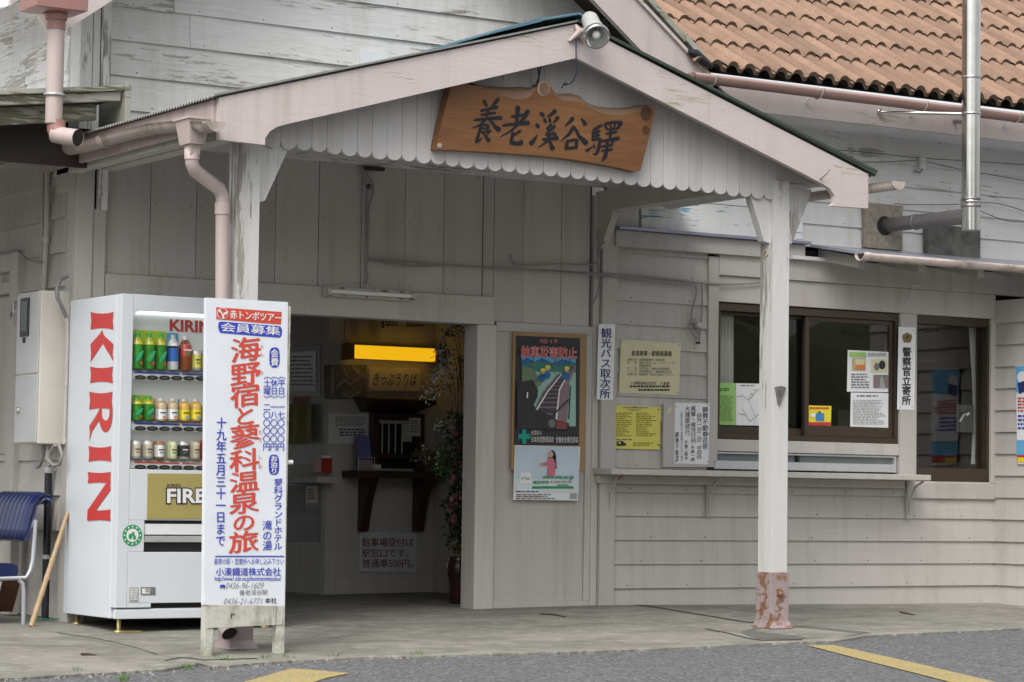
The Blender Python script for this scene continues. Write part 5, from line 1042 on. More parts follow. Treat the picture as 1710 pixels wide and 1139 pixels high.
for (xa_, ya_, xb_, yb_) in ((341.5, 499, 340.5, 1091), (462, 1008, 460.5, 1083)):
    p_, q_ = aY(xa_, ya_, YN+.02), aY(xb_, yb_, YN+.02); q_.z = ground(q_.x, YN)-.005; mb.box(p_.x, p_.x+.05, YN+.0, YN+.05, q_.z, p_.z, 'stand')if False else None
M['stand'] = painted('stand_white', (.52, .52, .46), 'z', peel=.55, moss=.8)
for px_ in (342, 462):
    x = aY(px_, 1060, YN).x; mb = MB(); mb.box(x, x+.048, YN+.004, YN+.05, ground(x, YN)-.004, bq[0].z-.02, 'stand'); mb.build('leg', bn, .003)
mb = MB(); bq2 = [aY(*p, YN-.001) for p in ((347, 1010), (475.5, 1012), (474.5, 1043), (345.5, 1049))]; mb.prism([bq2[0], bq2[3], bq2[2], bq2[1]], (0, .03, 0), 'stand')
kk = Canvas(mb, lambda x, y: aY(x, y, YN-.001), (0, -1, 0)); kk.rect(385, 1025, 387, 1033, 'ink', 1); kk.rect(387, 1025, 391, 1027, 'ink', 2)
for x, y in ((364, 1032), (395, 1030), (432, 1030), (462, 1034), (350, 1038)): kk.oval(x-1, y-1, x+1, y+1, 'rust', 2)
mb.build('kick_board', bn, .003)
mb = MB(); mb.tube([aY(478, 772, YN+.03), aY(488, 772, YN+.03)], .012, 'white_pl', 10); mb.build('side_peg', bn)

# ================================================================== DRINKS VENDING MACHINE
YF = -.80; VX0 = aY(198, 760, YF).x; VX1 = VX0+.98; vz0 = aY(193, 1034, YF).z; vz1 = aY(204, 490, YF).z
V = thing('vending_machine', ((VX0+VX1)/2, -.45, ground(VX0, -.45)), 'white drinks vending machine with big red letters down its side and rows of sample bottles', 'vending machine')
VP = lambda x, y, d=0.0: aY(x, y, YF+d)
# cabinet behind the door
mb = MB(); mb.box(VX0, VX1, YF+.07, -.07, vz0+.0, vz1, 'vend')
# side lettering
ks = Canvas(mb, lambda x, y: aX(x, y, VX0), (-1, 0, 0))
_lay = [0]
def gpoly(pts, y0, y1, xl, xr, wd):      # letter space: u along the reading direction (down), v towards letter top (right)
    _lay[0] += .15; ks.poly([(xl+(xr-xl)*v, y0+(y1-y0)*(u/wd)) for u, v in pts], 'red', 1+_lay[0])
def sideletter(ch, y0, y1, xl, xr):
    I = [(0, 0), (.2, .035), (.42, 0), (.39, .25), (.38, .5), (.39, .75), (.42, 1), (.2, .965), (0, 1), (.03, .75), (.04, .5), (.03, .25)]
    if ch == 'I': gpoly(I, y0, y1, xl, xr, .42)
    if ch == 'K':
        gpoly([(u*.98, v) for u, v in I], y0, y1, xl, xr, 1.15); gpoly([(.42, .50), (.56, .60), (.76, 1.0), (.98, .96), (1.16, 1.0), (.86, .66), (.74, .54), (1.18, .0), (.98, .03), (.76, .0), (.52, .40)], y0, y1, xl, xr, 1.17)
    if ch == 'R':
        gpoly(I, y0, y1, xl, xr, 1.15); b_ = [(.36, 1)]+[(.50+.44*math.sin(t_), .70+.30*math.cos(t_)) for t_ in [i*math.pi/12 for i in range(13)]]+[(.36, .44), (.36, .53)]+[(.50+.17*math.sin(t_), .705+.165*math.cos(t_)) for t_ in [math.pi-i*math.pi/12 for i in range(13)]]+[(.36, .88)]
        gpoly(b_, y0, y1, xl, xr, 1.15); gpoly([(.40, .46), (.66, .44), (.92, .12), (1.15, 0), (.95, .03), (.80, .0), (.62, .22)], y0, y1, xl, xr, 1.15)
    if ch == 'N':
        gpoly([(u*.62, v) for u, v in I], y0, y1, xl, xr, 1.1); gpoly([(0.02, 1), (.24, .97), (.40, 1), (1.08, .05), (1.08, -.02), (.86, .0), (.26, .80)], y0, y1, xl, xr, 1.1); gpoly([(.84+u*.62, v) for u, v in I], y0, y1, xl, xr, 1.1)
for ch_, y0, y1, xl, xr in (('K', 521, 604, 151.5, 190), ('I', 612, 640, 151, 189), ('R', 654, 737, 149.5, 188.5), ('I', 745, 771, 148.5, 186.5), ('N', 788, 870, 147, 185.5)): sideletter(ch_, y0, y1, xl, xr)
mb.build('cabinet', V, .004)
# door with a recessed display window
dx0, dz_t, dz_b = VP(219, 700).x, VP(240, 519).z, VP(240, 784).z
dx1 = VX1-.06
mb = MB()
def ring_panel(x0, x1, z0, z1, y0, y1, mat):
    mb.box(x0, x1, y0, y1, z0, z1, mat)
mb.box(VX0, dx0, YF, YF+.066, vz0+.06, vz1, 'vend'); mb.box(dx1, VX1, YF, YF+.066, vz0+.06, vz1, 'vend'); mb.box(dx0+.0005, dx1-.0005, YF+.0005, YF+.066, dz_t, vz1, 'vend')
sl0 = RC(241, 868, 300, 922, YF); gz = VP(270, 922).z; gz1 = VP(270, 869).z
mb.box(dx0+.0005, dx1-.0005, YF+.0005, YF+.066, gz1, dz_b, 'vend'); mb.box(dx0+.0005, sl0[0], YF+.0005, YF+.066, gz, gz1-.0004, 'vend'); mb.box(dx0+.0005, dx1-.0005, YF+.0005, YF+.066, VP(240, 1012).z+.015, gz-.0004, 'vend'); mb.box(dx0+.0005, VP(252, 1015).x, YF+.0005, YF+.066, vz0+.06, VP(240, 1012).z+.0146, 'vend')
# rounded upper left corner of the display window
rr = .05; cpts = [(dx0, YF+.001, dz_t), (dx0, YF+.001, dz_t-rr)]+[(dx0+rr-rr*math.cos(t_), YF+.001, dz_t-rr+rr*math.sin(t_)) for t_ in [i*math.pi/16 for i in range(1, 9)]]
mb.prism(cpts, (0, .05, 0), 'vend'); mb.build('door', V, .003)
mb = MB(); mb.box(dx0, dx1, YF+.062, YF+.068, dz_b, dz_t, 'vend_in'); kv = Canvas(mb, lambda x, y: VP(x, y, .062), (0, -1, 0))
kv.word('KIRIN', 283, 533, 352, 553, 'red', 2, .035, .05); mb.build('display_back', V)
MB().box(dx0+.03, dx1-.03, YF+.045, YF+.06, dz_t-.012, dz_t-.002, 'display_lamp').build('display_lamp', V)
vq(dx0, dx1, YF+.007, dz_b, dz_t, 'film').build('display_glass', V)
mb = MB(); mb.box(VX0+.02, VX1-.02, YF+.02, -.1, vz0+.0, vz0+.055, 'vend'); mb.box(VX0, VX1, YF+.003, YF+.02, vz0+.0, vz0+.05, 'vend'); mb.build('plinth', V, .003)
mb = MB(); mb.box(VP(252, 1015).x, dx1, YF+.03, YF+.06, vz0+.052, VP(240, 1012).z+.015, 'black')
for i in range(5): mb.box(VP(252, 1015).x, dx1, YF+.022, YF+.03, vz0+.057+i*.008, vz0+.060+i*.008, 'black')
mb.build('vent_grille', V)
for x in (VX0+.05, VX1-.05):
    for y in (YF+.06, -.16):
        mb = MB(); g_ = ground(x, y); mb.lathe([(.03, 0), (.03, .008), (.012, .012), (.012, vz0-g_+.01)], (x, y, g_), 'brass', 12); mb.build('levelling_foot', V)
mb = MB(); g_ = ground(VX0+.1, YF-.03); mb.box(VX0+.05, VX0+.15, YF-.02, YF+.02, g_+.002, g_+.012, 'brass'); mb.build('foot_bracket', V)
rows = ((617, 634, 'blue'), (702, 719, 'blue'), (767, 783, 'red2'))
for y0, y1, col in rows:
    mb = MB(); za, zb = VP(270, y1).z, VP(270, y0).z
    xa_, xb_, zm_ = dx0+.002, dx1-.002, za+(zb-za)*.52
    mb.box(xa_, xb_, YF+.013, YF+.0605, za, zm_, 'white_pl')
    mb.hexa([(xa_, YF+.018, zm_+.0005), (xb_, YF+.018, zm_+.0005), (xb_, YF+.060, zm_+.0005), (xa_, YF+.060, zm_+.0005)], [(xa_, YF+.042, zb), (xb_, YF+.042, zb), (xb_, YF+.060, zb), (xa_, YF+.060, zb)], 'white_pl')
    mb.build('shelf_rail', V)
    mb = MB(); kr = Canvas(mb, lambda x, y: VP(x, y, .016), (0, -1, 0))
    kr.rect(224, y0+3.2, 300, y0+6, col, 1, .035); kr.rect(304, y0+6, 350, y0+8.6, col, 1, .035); kr.lines(226, y0+.3, 346, y0+2.6, 1, 'inkgrey', 1, .03, .8, 0, 3); mb.build('price_strip', V)
    for i in range(7):
        xb_ = 234+i*20.3; c = VP(xb_, (y0+y1)/2+4.8+i*.35, .0125); mb = MB(); pts = [(c.x+.034*math.cos(t_), c.y-.0, c.z+.0125*math.sin(t_)) for t_ in [-k_*math.pi/8 for k_ in range(16)]]; mb.prism(pts, (0, -.004, 0), 'black')
        mb.flat([(c.x+.018*math.cos(t_), c.y-.0055, c.z+.004*math.sin(t_)) for t_ in [-k_*math.pi/5 for k_ in range(10)]], 'inkgrey'); mb.build('button', V)
mb = MB(); ap_ = [VP(*p, -.004) for p in ((247, 790.5), (420, 792), (419, 866), (245.5, 866.5))]; mb.prism([ap_[0], ap_[3], ap_[2], ap_[1]], (0, .0035, 0), 'gold'); ka = Canvas(mb, lambda x, y: VP(x, y, -.004), (0, -1, 0))
ka.word('KIRIN', 279, 808, 301, 813, 'ink', 2, .01); ka.word('FIRE', 276.5, 814, 345, 842, 'ink', 2, .07); ka.word('FIRE', 278.5, 816, 343, 840, 'wht_ink', 3, .03); mb.build('advert_panel', V)
mb = MB(); mb.box(sl0[0], dx1, YF+.03, YF+.05, gz, gz1, 'black'); mb.build('outlet_recess', V)
mb = MB(); mb.box(sl0[0]+.004, dx1, YF+.008, YF+.03, VP(270, 893).z, VP(270, 875).z, 'white_pl'); mb.box(sl0[0]+.004, dx1, YF+.004, YF+.03, VP(270, 905.5).z, VP(270, 895).z, 'tin'); lc = VP(264, 899, .004); mb.lathe([(0, 0), (.014, 0), (.014, .004)], lc, 'tin', 14, (0, -1, 0)); mb.build('outlet_flap', V, .002)
mb = MB(); ce = VP(221, 894, -.001); mb.flat([(ce.x+.058*math.cos(t_), ce.y-.0006, ce.z+.058*math.sin(t_)) for t_ in [-i*math.pi/14 for i in range(28)]], 'green'); mb.flat([(ce.x+.036*math.cos(t_), ce.y-.0014, ce.z+.036*math.sin(t_)) for t_ in [-i*math.pi/14 for i in range(28)]], 'white_pl')
for dx_, dz_, r_ in ((-.012, -.006, .016), (.004, .008, .012), (.012, -.012, .013)): mb.flat([(ce.x+dx_+r_*.7*math.cos(t_), ce.y-.0022, ce.z+dz_+r_*math.sin(t_)) for t_ in [-i*math.pi/8 for i in range(16)]], 'green')
for i in range(12):
    t_ = i*math.pi/6; mb.box(ce.x+.047*math.cos(t_)-.004, ce.x+.047*math.cos(t_)+.004, ce.y-.0022, ce.y-.001, ce.z+.047*math.sin(t_)-.004, ce.z+.047*math.sin(t_)+.004, 'white_pl')
mb.build('green_roundel', V)
mb = MB(); kl = Canvas(mb, lambda x, y: VP(x, y, -.0005), (0, -1, 0)); kl.rect(216, 981, 231, 1005, 'paleink', 1); kl.lines(217, 983, 230, 1003, 6, 'wht_ink', 2, 0, .5, .1, 5); kl.rect(235, 980.5, 259.5, 993.5, 'inkgrey', 1); kl.rect(237, 982.5, 250, 991.5, 'wht_ink', 2); kl.rect(242, 982, 251, 989, 'paleink', 3); mb.build('rating_label', V)
# sample drinks: each one a thing of its own
def drink(name, label, grp, px_, yb_, prof, segs, depth=.036, cat='bottle'):
    b_ = VP(px_, yb_, depth); mb = MB(); 
    for (i0, i1, m_n) in segs: mb.lathe(prof[i0:i1+1], b_, m_n, 14)
    return mb, b_
PX = 1/ (FPX/ (VP(260, 600)-CAM).dot(_f))       # metres per photo pixel at the machine
def bottle(h, r): return [(r*.9, 0), (r, .01), (r, h*.45), (r*.98, h*.68), (r*.84, h*.77), (r*.44, h*.88), (r*.40, h*.90), (r*.40, h)]
def sample(kind, px_, yb_, top, label, grp):
    h = (yb_-top)*PX; b_ = VP(px_, yb_+1, .034); mb = MB(); r = (9.4 if 'can' not in kind and kind != 'cornsoup' else 8.4)*PX/.86
    r = min(r, .0245) if False else r
    if kind in ('tall_green', 'small_green'):
        p = bottle(h, r*.96); mb.lathe(p[:4], b_, 'bottleg', 14); mb.lathe(p[3:6], b_, 'teay', 14); mb.lathe(p[5:], b_, plain('green_cap', (.06, .45, .10), .4), 12)
        lf = [(b_.x+dx_*r, b_.y-r*.985, b_.z+dz_*h) for dx_, dz_ in ((-.62, .22), (-.3, .20), (.3, .34), (.66, .5), (.3, .50), (-.3, .40))]; mb.flat(lf, plain('leaf_print', (.03, .36, .16), .4))
        mb.box(b_.x+.1*r, b_.x+.5*r, b_.y-r*1.0, b_.y-r*.97, b_.z+.12*h, b_.z+.2*h, 'redlab')
        name = 'tea_bottle'
    elif kind == 'water': p = bottle(h, r*.96); mb.lathe(p[:3], b_, 'clear', 14); mb.lathe([(r*.98, h*.24), (r*.98, h*.62)], b_, 'bottleb', 14); mb.lathe(p[3:6], b_, 'clear', 14); mb.lathe(p[5:], b_, 'clear', 12); name = 'water_bottle'
    elif kind == 'redtea': p = bottle(h, r); mb.lathe(p[:4], b_, 'brownb', 14); mb.lathe([(r*1.02, h*.40), (r*1.01, h*.66), (r*.86, h*.74)], b_, 'redlab', 14); mb.box(b_.x-.25*r, b_.x+.25*r, b_.y-r*1.04, b_.y-r, b_.z+.44*h, b_.z+.52*h, 'green'); mb.box(b_.x-.6*r, b_.x+.6*r, b_.y-r*1.04, b_.y-r*.95, b_.z+.56*h, b_.z+.60*h, 'wht_ink'); mb.lathe(p[4:6], b_, 'brownb', 14); mb.lathe(p[5:], b_, 'white_pl', 12); name = 'tea_bottle'
    elif kind in ('milktea', 'lemontea'):
        p = bottle(h, r); body = 'beigeb' if kind == 'milktea' else 'orangeb'; mb.lathe(p[:6], b_, body, 14); mb.lathe(p[5:], b_, 'white_pl', 12); mb.lathe([(r*1.01, h*.08), (r*1.01, h*.5)], b_, 'paper' if kind == 'milktea' else 'yel', 14)
        mb.box(b_.x-.5*r, b_.x+.5*r, b_.y-r*1.05, b_.y-r, b_.z+.34*h, b_.z+.38*h, 'ink'); mb.box(b_.x-.1*r, b_.x+.4*r, b_.y-r*1.05, b_.y-r, b_.z+.12*h, b_.z+.22*h, 'orange' if kind == 'milktea' else 'skyb'); name = 'tea_bottle'
    else:
        cols = {'clearcan': ('tin', 'yellowp'), 'papercan': ('tin', 'beigecan'), 'browncan': ('beigecan2', 'paper'), 'cornsoup': ('palegreen', 'palegreen'), 'blackcan': ('tin', 'ink'), 'goldcan': ('beigecan', 'beigecan'), 'redcan': ('redlab', 'redlab')}
        a_, l_ = cols[kind]; mb.lathe([(r*.85, 0), (r, .006), (r, h*.9), (r*.85, h*.97), (r*.85, h)], b_, a_, 14); mb.lathe([(r*1.01, h*.14), (r*1.01, h*.78)], b_, l_, 14)
        mb.box(b_.x-.45*r, b_.x+.5*r, b_.y-r*1.04, b_.y-r*.98, b_.z+.5*h, b_.z+.56*h, 'ink' if kind not in ('blackcan', 'redcan') else 'wht_ink'); mb.box(b_.x-.3*r, b_.x+.4*r, b_.y-r*1.04, b_.y-r*.98, b_.z+.34*h, b_.z+.40*h, 'inkgrey'); name = 'drink_can'
    return tag(mb.build(name), label, 'bottle' if 'bottle' in name else 'can', grp)
M['beigecan'] = plain('beige_can', (.50, .45, .33), .4); M['beigecan2'] = plain('brown_can', (.30, .15, .07), .4); M['palegreen'] = plain('pale_green_can', (.55, .58, .35), .4)
for i, x in enumerate((228.5, 248.5, 267.5)): sample('tall_green', x, 615+i*.7, 555+i*.5, 'tall green tea bottle at the left of the top display row of the vending machine', 'tall green tea bottles')
sample('water', 288, 617, 558, 'clear water bottle with a blue label on the top display row', 'sample drinks'); sample('redtea', 308.5, 618, 559, 'brown tea bottle with a red label on the top display row', 'sample drinks')
for x in (326.5, 344): sample('clearcan', x, 618, 584, 'short pale can with a yellow band on the top display row', 'yellow banded cans')
for x in (228, 247): sample('small_green', x, 701, 661, 'small green tea bottle at the left of the middle display row', 'small green tea bottles')
for x in (268, 287): sample('milktea', x, 702, 663.5, 'milk tea bottle with a white label on the middle display row', 'milk tea bottles')
for x in (306.5, 325.5): sample('lemontea', x, 702, 664.5, 'orange tea bottle with a yellow label on the middle display row', 'lemon tea bottles')
sample('goldcan', 344, 703, 675, 'beige can at the right end of the middle display row', 'sample drinks')
for x in (226, 245.5): sample('papercan', x, 765, 735, 'silver can with a beige label at the left of the bottom display row', 'beige label cans')
for k_, x, l_ in (('browncan', 265, 'brown can with a white label on the bottom display row'), ('cornsoup', 286.5, 'pale green can on the bottom display row'), ('blackcan', 305, 'silver can with a black label on the bottom display row'), ('goldcan', 324.5, 'beige patterned can on the bottom display row'), ('redcan', 343, 'dark red can on the bottom display row')): sample(k_, x, 766, 736 if k_ != 'redcan' else 733, l_, 'sample drinks')
for x0, y0, x1, y1, m_n in ((220, 552, 277, 614, 'limep'), (278, 556, 297, 616, 'skyb'), (219, 660, 254, 699, 'limep'), (256, 666, 260, 701, 'orangeb'), (297, 667, 300, 701, 'skyb')):
    r_ = RC(x0, y0, x1, y1, YF+.056); MB().box(r_[0], r_[1], YF+.056, YF+.059, r_[2], r_[3], m_n).build('backing_card', V)

# ================================================================== LEFT FLANK: METER BOX, PIPES, CHAIR, POLE
XB = -3.84; yn = aX(65, 615, XB).y; yfr = aX(26, 615, XB).y; bz0, bz1 = aX(65, 741, XB).z, aX(65, 485, XB).z
mbx = thing('meter_box', (XB, (yn+yfr)/2, bz0), 'rust-edged cream electric meter box on the left flank wall', 'meter box')
mb = MB(); mb.box(XB+.004, -3.66, yn, yfr, bz0, bz1, 'cream'); mb.build('housing', mbx, .006)
zm = aX(45, 626, XB).z
mb = MB(); mb.box(XB-.004, XB+.003, yn+.012, yfr-.01, zm+.006, bz1-.012, 'grey_door'); dd = mb.build('door', mbx, .003)
wz0, wz1, wy0, wy1 = aX(43, 562, XB).z, aX(43, 498, XB).z, aX(50.5, 530, XB).y, aX(36, 530, XB).y
mb = MB(); mb.box(XB-.010, XB-.005, wy0, wy1, wz0, wz1, 'black'); mb.box(XB-.012, XB-.0105, wy0+.02, wy1-.02, wz0+.03, wz1-.02, plain('meter_glass', (.05, .07, .06), .1)); mb.build('window', dd, .002)
mb = MB(); mb.box(XB-.014, XB-.005, (wy0+wy1)/2-.014, (wy0+wy1)/2+.014, wz0-.035, wz0-.006, 'black'); mb.build('latch', dd, .002)
mb = MB(); mb.box(XB-.004, XB+.003, yn+.012, yfr-.01, bz0+.008, zm-.006, 'grey_door'); dd = mb.build('door', mbx, .003)
lk = aX(31, 685, XB-.005); mb = MB(); mb.lathe([(0, 0), (.02, 0), (.02, .008), (.008, .012)], lk, 'tin', 12, (-1, 0, 0)); mb.build('lock', dd)
em = aX(14, 522, -3.86); me_ = thing('electric_meter', (-3.72, em.y, em.z), 'round glass electricity meter left of the cream meter box', 'meter')
mb = MB(); mb.lathe([(.09, 0), (.09, .03), (.08, .04)], (-3.70, em.y, em.z), 'low_z', 20, (-1, 0, 0)); mb.build('base', me_)
mb = MB(); mb.lathe([(.078, .041), (.078, .10), (.065, .125), (0, .13)], (-3.70, em.y, em.z), 'film', 20, (-1, 0, 0)); mb.build('glass_cover', me_)
mb = MB(); mb.lathe([(.06, .041), (.06, .07), (0, .072)], (-3.70, em.y, em.z), 'tin', 20, (-1, 0, 0)); mb.box(-3.79, -3.775, em.y-.04, em.y+.04, em.z-.02, em.z+.02, 'black'); mb.build('dial', me_)
def xpath(pts, X): return [aX(x, y, X) for x, y in pts]
mb = MB(); mb.tube(xpath([(80.5, 262), (78, 380), (73, 486)], -3.70), .017, 'low_z', 10); mb.tube(xpath([(72, 265), (70.5, 380), (68, 486)], -3.69), .010, 'low_z', 8)
ck = aX(77, 405, -3.70); mb.lathe([(.021, 0), (.021, .03)], ck, 'low_z', 10); tag(mb.build('conduit'), 'pair of grey painted conduits running down to the meter box', 'conduit')
mb = MB(); mb.tube(xpath([(0, 424), (20, 420), (30, 419), (38, 426), (48, 435), (60, 437), (70, 438)], -3.73), .007, 'cable', 8); tag(mb.build('cable'), 'grey cable snaking above the flank door to the conduits', 'cable')
mb = MB(); mb.tube([aY(113, 461, -.05), aY(101, 466, -.06), aY(95, 480, -.08), aY(96, 497, -.09), aY(104, 514, -.075), aY(111, 530, -.06)], .012, plain('flex_pipe', (.22, .21, .21), .6), 10); mb.tube([aY(111.5, 526, -.06), aY(113, 562, -.06), aY(110.5, 640, -.06), aY(107, 742, -.06)], .012, 'low_z', 10)
for x, y in ((113, 545), (110, 645), (108, 738)): mb.lathe([(.016, 0), (.016, .018)], aY(x, y, -.06), 'low_z', 10)
tag(mb.build('conduit'), 'thin grey conduit with a looped flexible top beside the corner post', 'conduit')
mb = MB()
for P in ([(98, 742), (104, 760), (100, 775), (90, 778), (82, 770), (84, 755), (92, 743)], [(73, 742), (72, 760), (66, 778), (62, 780)], [(80, 742), (79, 765), (84, 778)]): mb.tube(xpath(P, -3.76), .011, 'cable', 8)
tag(mb.build('loose_hoses'), 'pale looped cables hanging below the meter box', 'cables')
mb = MB(); b0 = aX(81, 790, -3.715); b1 = aX(75, 1033, -3.715); mb.tube([b0, (b0.x, b0.y, ground(-3.7, -.1))], .022, 'blackpipe', 14)
for y_ in (784, 930): cz = aX(79, y_, -3.715).z; mb.lathe([(.027, -.012), (.027, .012)], (b0.x, b0.y, cz), 'tin', 12); mb.box(-3.70, -3.66, b0.y-.01, b0.y+.01, cz-.01, cz+.01, 'tin')
tag(mb.build('black_pipe'), 'black vertical pipe clamped to the flank wall behind the bamboo pole', 'pipe')
# chair
CY0, CY1 = -.12, .60
def cpx(x, y): return aY(x, y, CY0)
ch = thing('waiting_chair', (-4.1, .2, ground(-4.1, .2)), 'blue vinyl chair with ribbed back and grey tube legs beside the flank wall', 'chair')
prof = [cpx(*p) for p in ((44, 903), (50, 885), (55, 865), (61, 845), (68, 835), (76, 831), (83, 833), (86, 838))]; ny = 64; vs = []
prof2 = [(p.x, p.z) for p in prof]
for j in range(ny+1):
    v = j/ny; y = CY0+(CY1-CY0)*v; rib = .006*abs(math.sin(v*math.pi*11)) if .08 < v < .92 else .004
    edge = .016*min(1, min(v, 1-v)*12)
    for s_ in (1, -1):
        for i, (x, z) in enumerate(prof2):
            a_, b_ = prof2[max(i-1, 0)], prof2[min(i+1, len(prof2)-1)]; d = Vector((b_[0]-a_[0], 0, b_[1]-a_[1])).normalized(); nrm = Vector((-d.z, 0, d.x)); th = (.012+edge+(rib if s_ > 0 else 0))*s_
            vs.append((x+nrm.x*th, y, z+nrm.z*th))
k = len(prof2); st_ = 2*k; fs = []
for j in range(ny):
    o_ = j*st_
    for i in range(k-1): fs += [(o_+i, o_+i+1, o_+st_+i+1, o_+st_+i), (o_+k+i+1, o_+k+i, o_+st_+k+i, o_+st_+k+i+1)]
    fs += [(o_, o_+st_, o_+st_+k, o_+k), (o_+k-1, o_+2*k-1, o_+st_+2*k-1, o_+st_+k-1)]
fs += [[i for i in range(k)]+[2*k-1-i for i in range(k)]]; fs += [[ny*st_+i for i in range(k)][::-1]+[ny*st_+k+i for i in range(k)]]
mb = MB(); mb.add(vs, fs, 'bluevinyl', True); mb.build('backrest', ch)
se = cpx(31, 941); sb = cpx(31, 965); mb = MB(); vs = []; nn = 14
xs_ = [se.x-.44, se.x-.42, se.x-.2, se.x-.04, se.x-.008, se.x]; zt2 = [se.z-.03, se.z-.008, se.z+.004, se.z, se.z-.012, se.z-.04]
mb.prism([(x, CY0, z) for x, z in zip(xs_, zt2)]+[(se.x-.01, CY0, sb.z), (se.x-.43, CY0, sb.z)], (0, CY1-CY0, 0), 'bluevinyl'); mb.build('seat', ch, .012)
mb = MB(); mb.box(se.x-.40, se.x-.03, CY0+.06, CY1-.06, sb.z-.022, sb.z-.001, 'darkwood'); mb.build('seat_board', ch)
for i, yy in enumerate((CY0+.0, CY1-.0)):
    q0_, q1_, q2_, q3_ = (cpx(*p) for p in ((54, 868), (55, 935), (51, 952), (37, 967)))
    P = [(q0_.x+.02, yy, q0_.z), (q1_.x, yy, q1_.z), (q2_.x, yy, q2_.z), (q3_.x+.02, yy, q3_.z+.006), (se.x-.4, yy, q3_.z-.005)]; mb = MB(); mb.tube(P, .012, 'chrome', 10); mb.build('back_tube', ch)
    for xx in (cpx(39, 1000).x, cpx(39, 1000).x-.36): mb = MB(); mb.tube([(xx-.03, yy, sb.z-.012), (xx-.008, yy, sb.z-.03), (xx, yy, sb.z-.07), (xx+.004, yy, ground(xx, yy))], .0125, 'chrome', 10); mb.build('leg', ch)
mb = MB(); mb.bar(aY(20, 968, .15), aY(6, 1020, .25), .10, .02, plain('rust_brown_plank', (.09, .035, .018), .7), (0, 1, 0)); tag(mb.build('plank'), 'reddish brown plank leaning under the blue chair', 'plank')
# bamboo pole
pb0 = aS(52, 1046); ptop = aY(113, 856, -.12); mb = MB(); path = []; rad = []; nk = 7
for i in range(nk*4+1):
    t_ = i/(nk*4); path.append(pb0.lerp(ptop, t_)); rad.append((.016-.004*t_)*(1.18 if i % 4 == 0 and 0 < i < nk*4 else 1))
mb.tube(path, rad, 'bamboo', 12); tag(mb.build('bamboo_pole'), 'pale bamboo pole leaning between the vending machine and the blue chair', 'pole')
mb = MB(); mb.tube([aS(38, 1036, .01), aS(60, 1033, .02), aS(85, 1035, .008), aS(110, 1031, .02), aS(120, 1034, .01)], .004, plain('green_cord', (.03, .25, .18), .7), 6); tag(mb.build('green_string'), 'thin green string lying on the concrete behind the vending machine', 'string')

# ================================================================== INSIDE THE HALL
TYf = TY-.014
lp_ = thing('lamp_box', aY(660, 590, TY-.12), 'glowing amber fluorescent lamp box above the ticket hatch', 'lamp')
r_ = RC(586, 577, 734, 603, TY-.14); mb = MB(); mb.box(r_[0]+.03, r_[1]-.03, TY-.14, TY-.06, r_[2]+.01, r_[3]-.008, 'lamp'); mb.build('diffuser', lp_, .012)
for a_, b_ in ((r_[0], r_[0]+.028), (r_[1]-.028, r_[1])): MB().box(a_, b_, TY-.145, TY-.0, r_[2], r_[3], plain('lamp_end', (.35, .2, .03), .5)).build('end_cap', lp_, .004)
MB().box(r_[0]+.029, r_[1]-.029, TY-.055, TY-.012, r_[2]+.02, r_[3], plain('lamp_case', (.3, .25, .15), .5)).build('case', lp_)
fnT = lambda x, y: aY(x, y, TYf)
def tk(k): 
    k.word('きっぷうりば', 624, 622, 696, 643, 'ink', 2, .012, .02, False, 3)
    for p in ((620, 618), (618, 649), (700, 649)): k.oval(p[0]-.8, p[1]-.8, p[0]+.8, p[1]+.8, 'ink', 2)
paper('ticket_sign', 'white board with brushed hiragana under the amber lamp', 'sign', [(617, 613.5), (702, 614.5), (702, 653.5), (616, 652.5)], TYf, plain('board_grey', (.62, .60, .57), .7), .006, art=tk)
def art_film(k):
    for P in (((560, 645), (575, 632), (585, 640), (600, 630), (598, 634), (584, 644), (575, 637), (562, 649)), ((570, 655), (585, 662), (603, 650), (602, 655), (586, 666), (571, 659)), ((553, 612), (557, 612), (557, 660), (552, 660)), ((590, 611), (600, 622), (612, 628), (612, 631), (597, 625), (588, 613)), ((575, 614), (582, 630), (579, 630), (572, 615))): k.poly(P[::-1], plain('film_glint', (.34, .34, .34), .3), 2)
paper('sleeved_notice', 'grey notice in a crumpled clear plastic sleeve left of the ticket sign', 'notice', [(541, 609), (613, 609), (612.5, 667), (541, 667)], TYf, plain('film_grey', (.22, .22, .20), .25, 0, .4, 25), art=art_film)
def art_rules(k): k.lines(560, 696, 611, 712, 5, 'inkgrey', 2, .01, .5, .2, 5); k.lines(566, 716, 611, 730, 3, 'ink', 2, .01, .5, .1, 6)
paper('rules_notice', 'white sheet of rows of small print left of the ticket hatch', 'notice', [(549, 691), (616, 691), (615, 741), (549, 740.5)], TYf, 'paper', art=art_rules)
def art_tt(k):
    for x0, x1 in ((586, 602), (616, 630)): k.lines(x0, 533, x1, 562, 8, 'inkgrey', 2, .02, .4, .3, 4)
paper('fare_table', 'grey fare table at the top left above the amber lamp', 'notice', [(576, 528), (634, 529), (633, 570), (576, 569)], TYf, plain('old_paper', (.32, .30, .27), .8), art=art_tt)
def art_hr(k): k.rect(637, 536, 641, 548, 'ink', 2); k.lines(643, 536, 664, 547, 2, 'ink', 2, .02, .5, 0, 7); k.lines(678, 537, 708, 548, 2, 'ink', 2, .02, .5, 0, 6)
paper('hours_sign', 'pale strip sign high on the wall above the right half of the amber lamp', 'sign', [(636, 530), (719, 531), (718, 556), (636, 553.5)], TYf, plain('old_paper2', (.44, .42, .38), .8), art=art_hr)
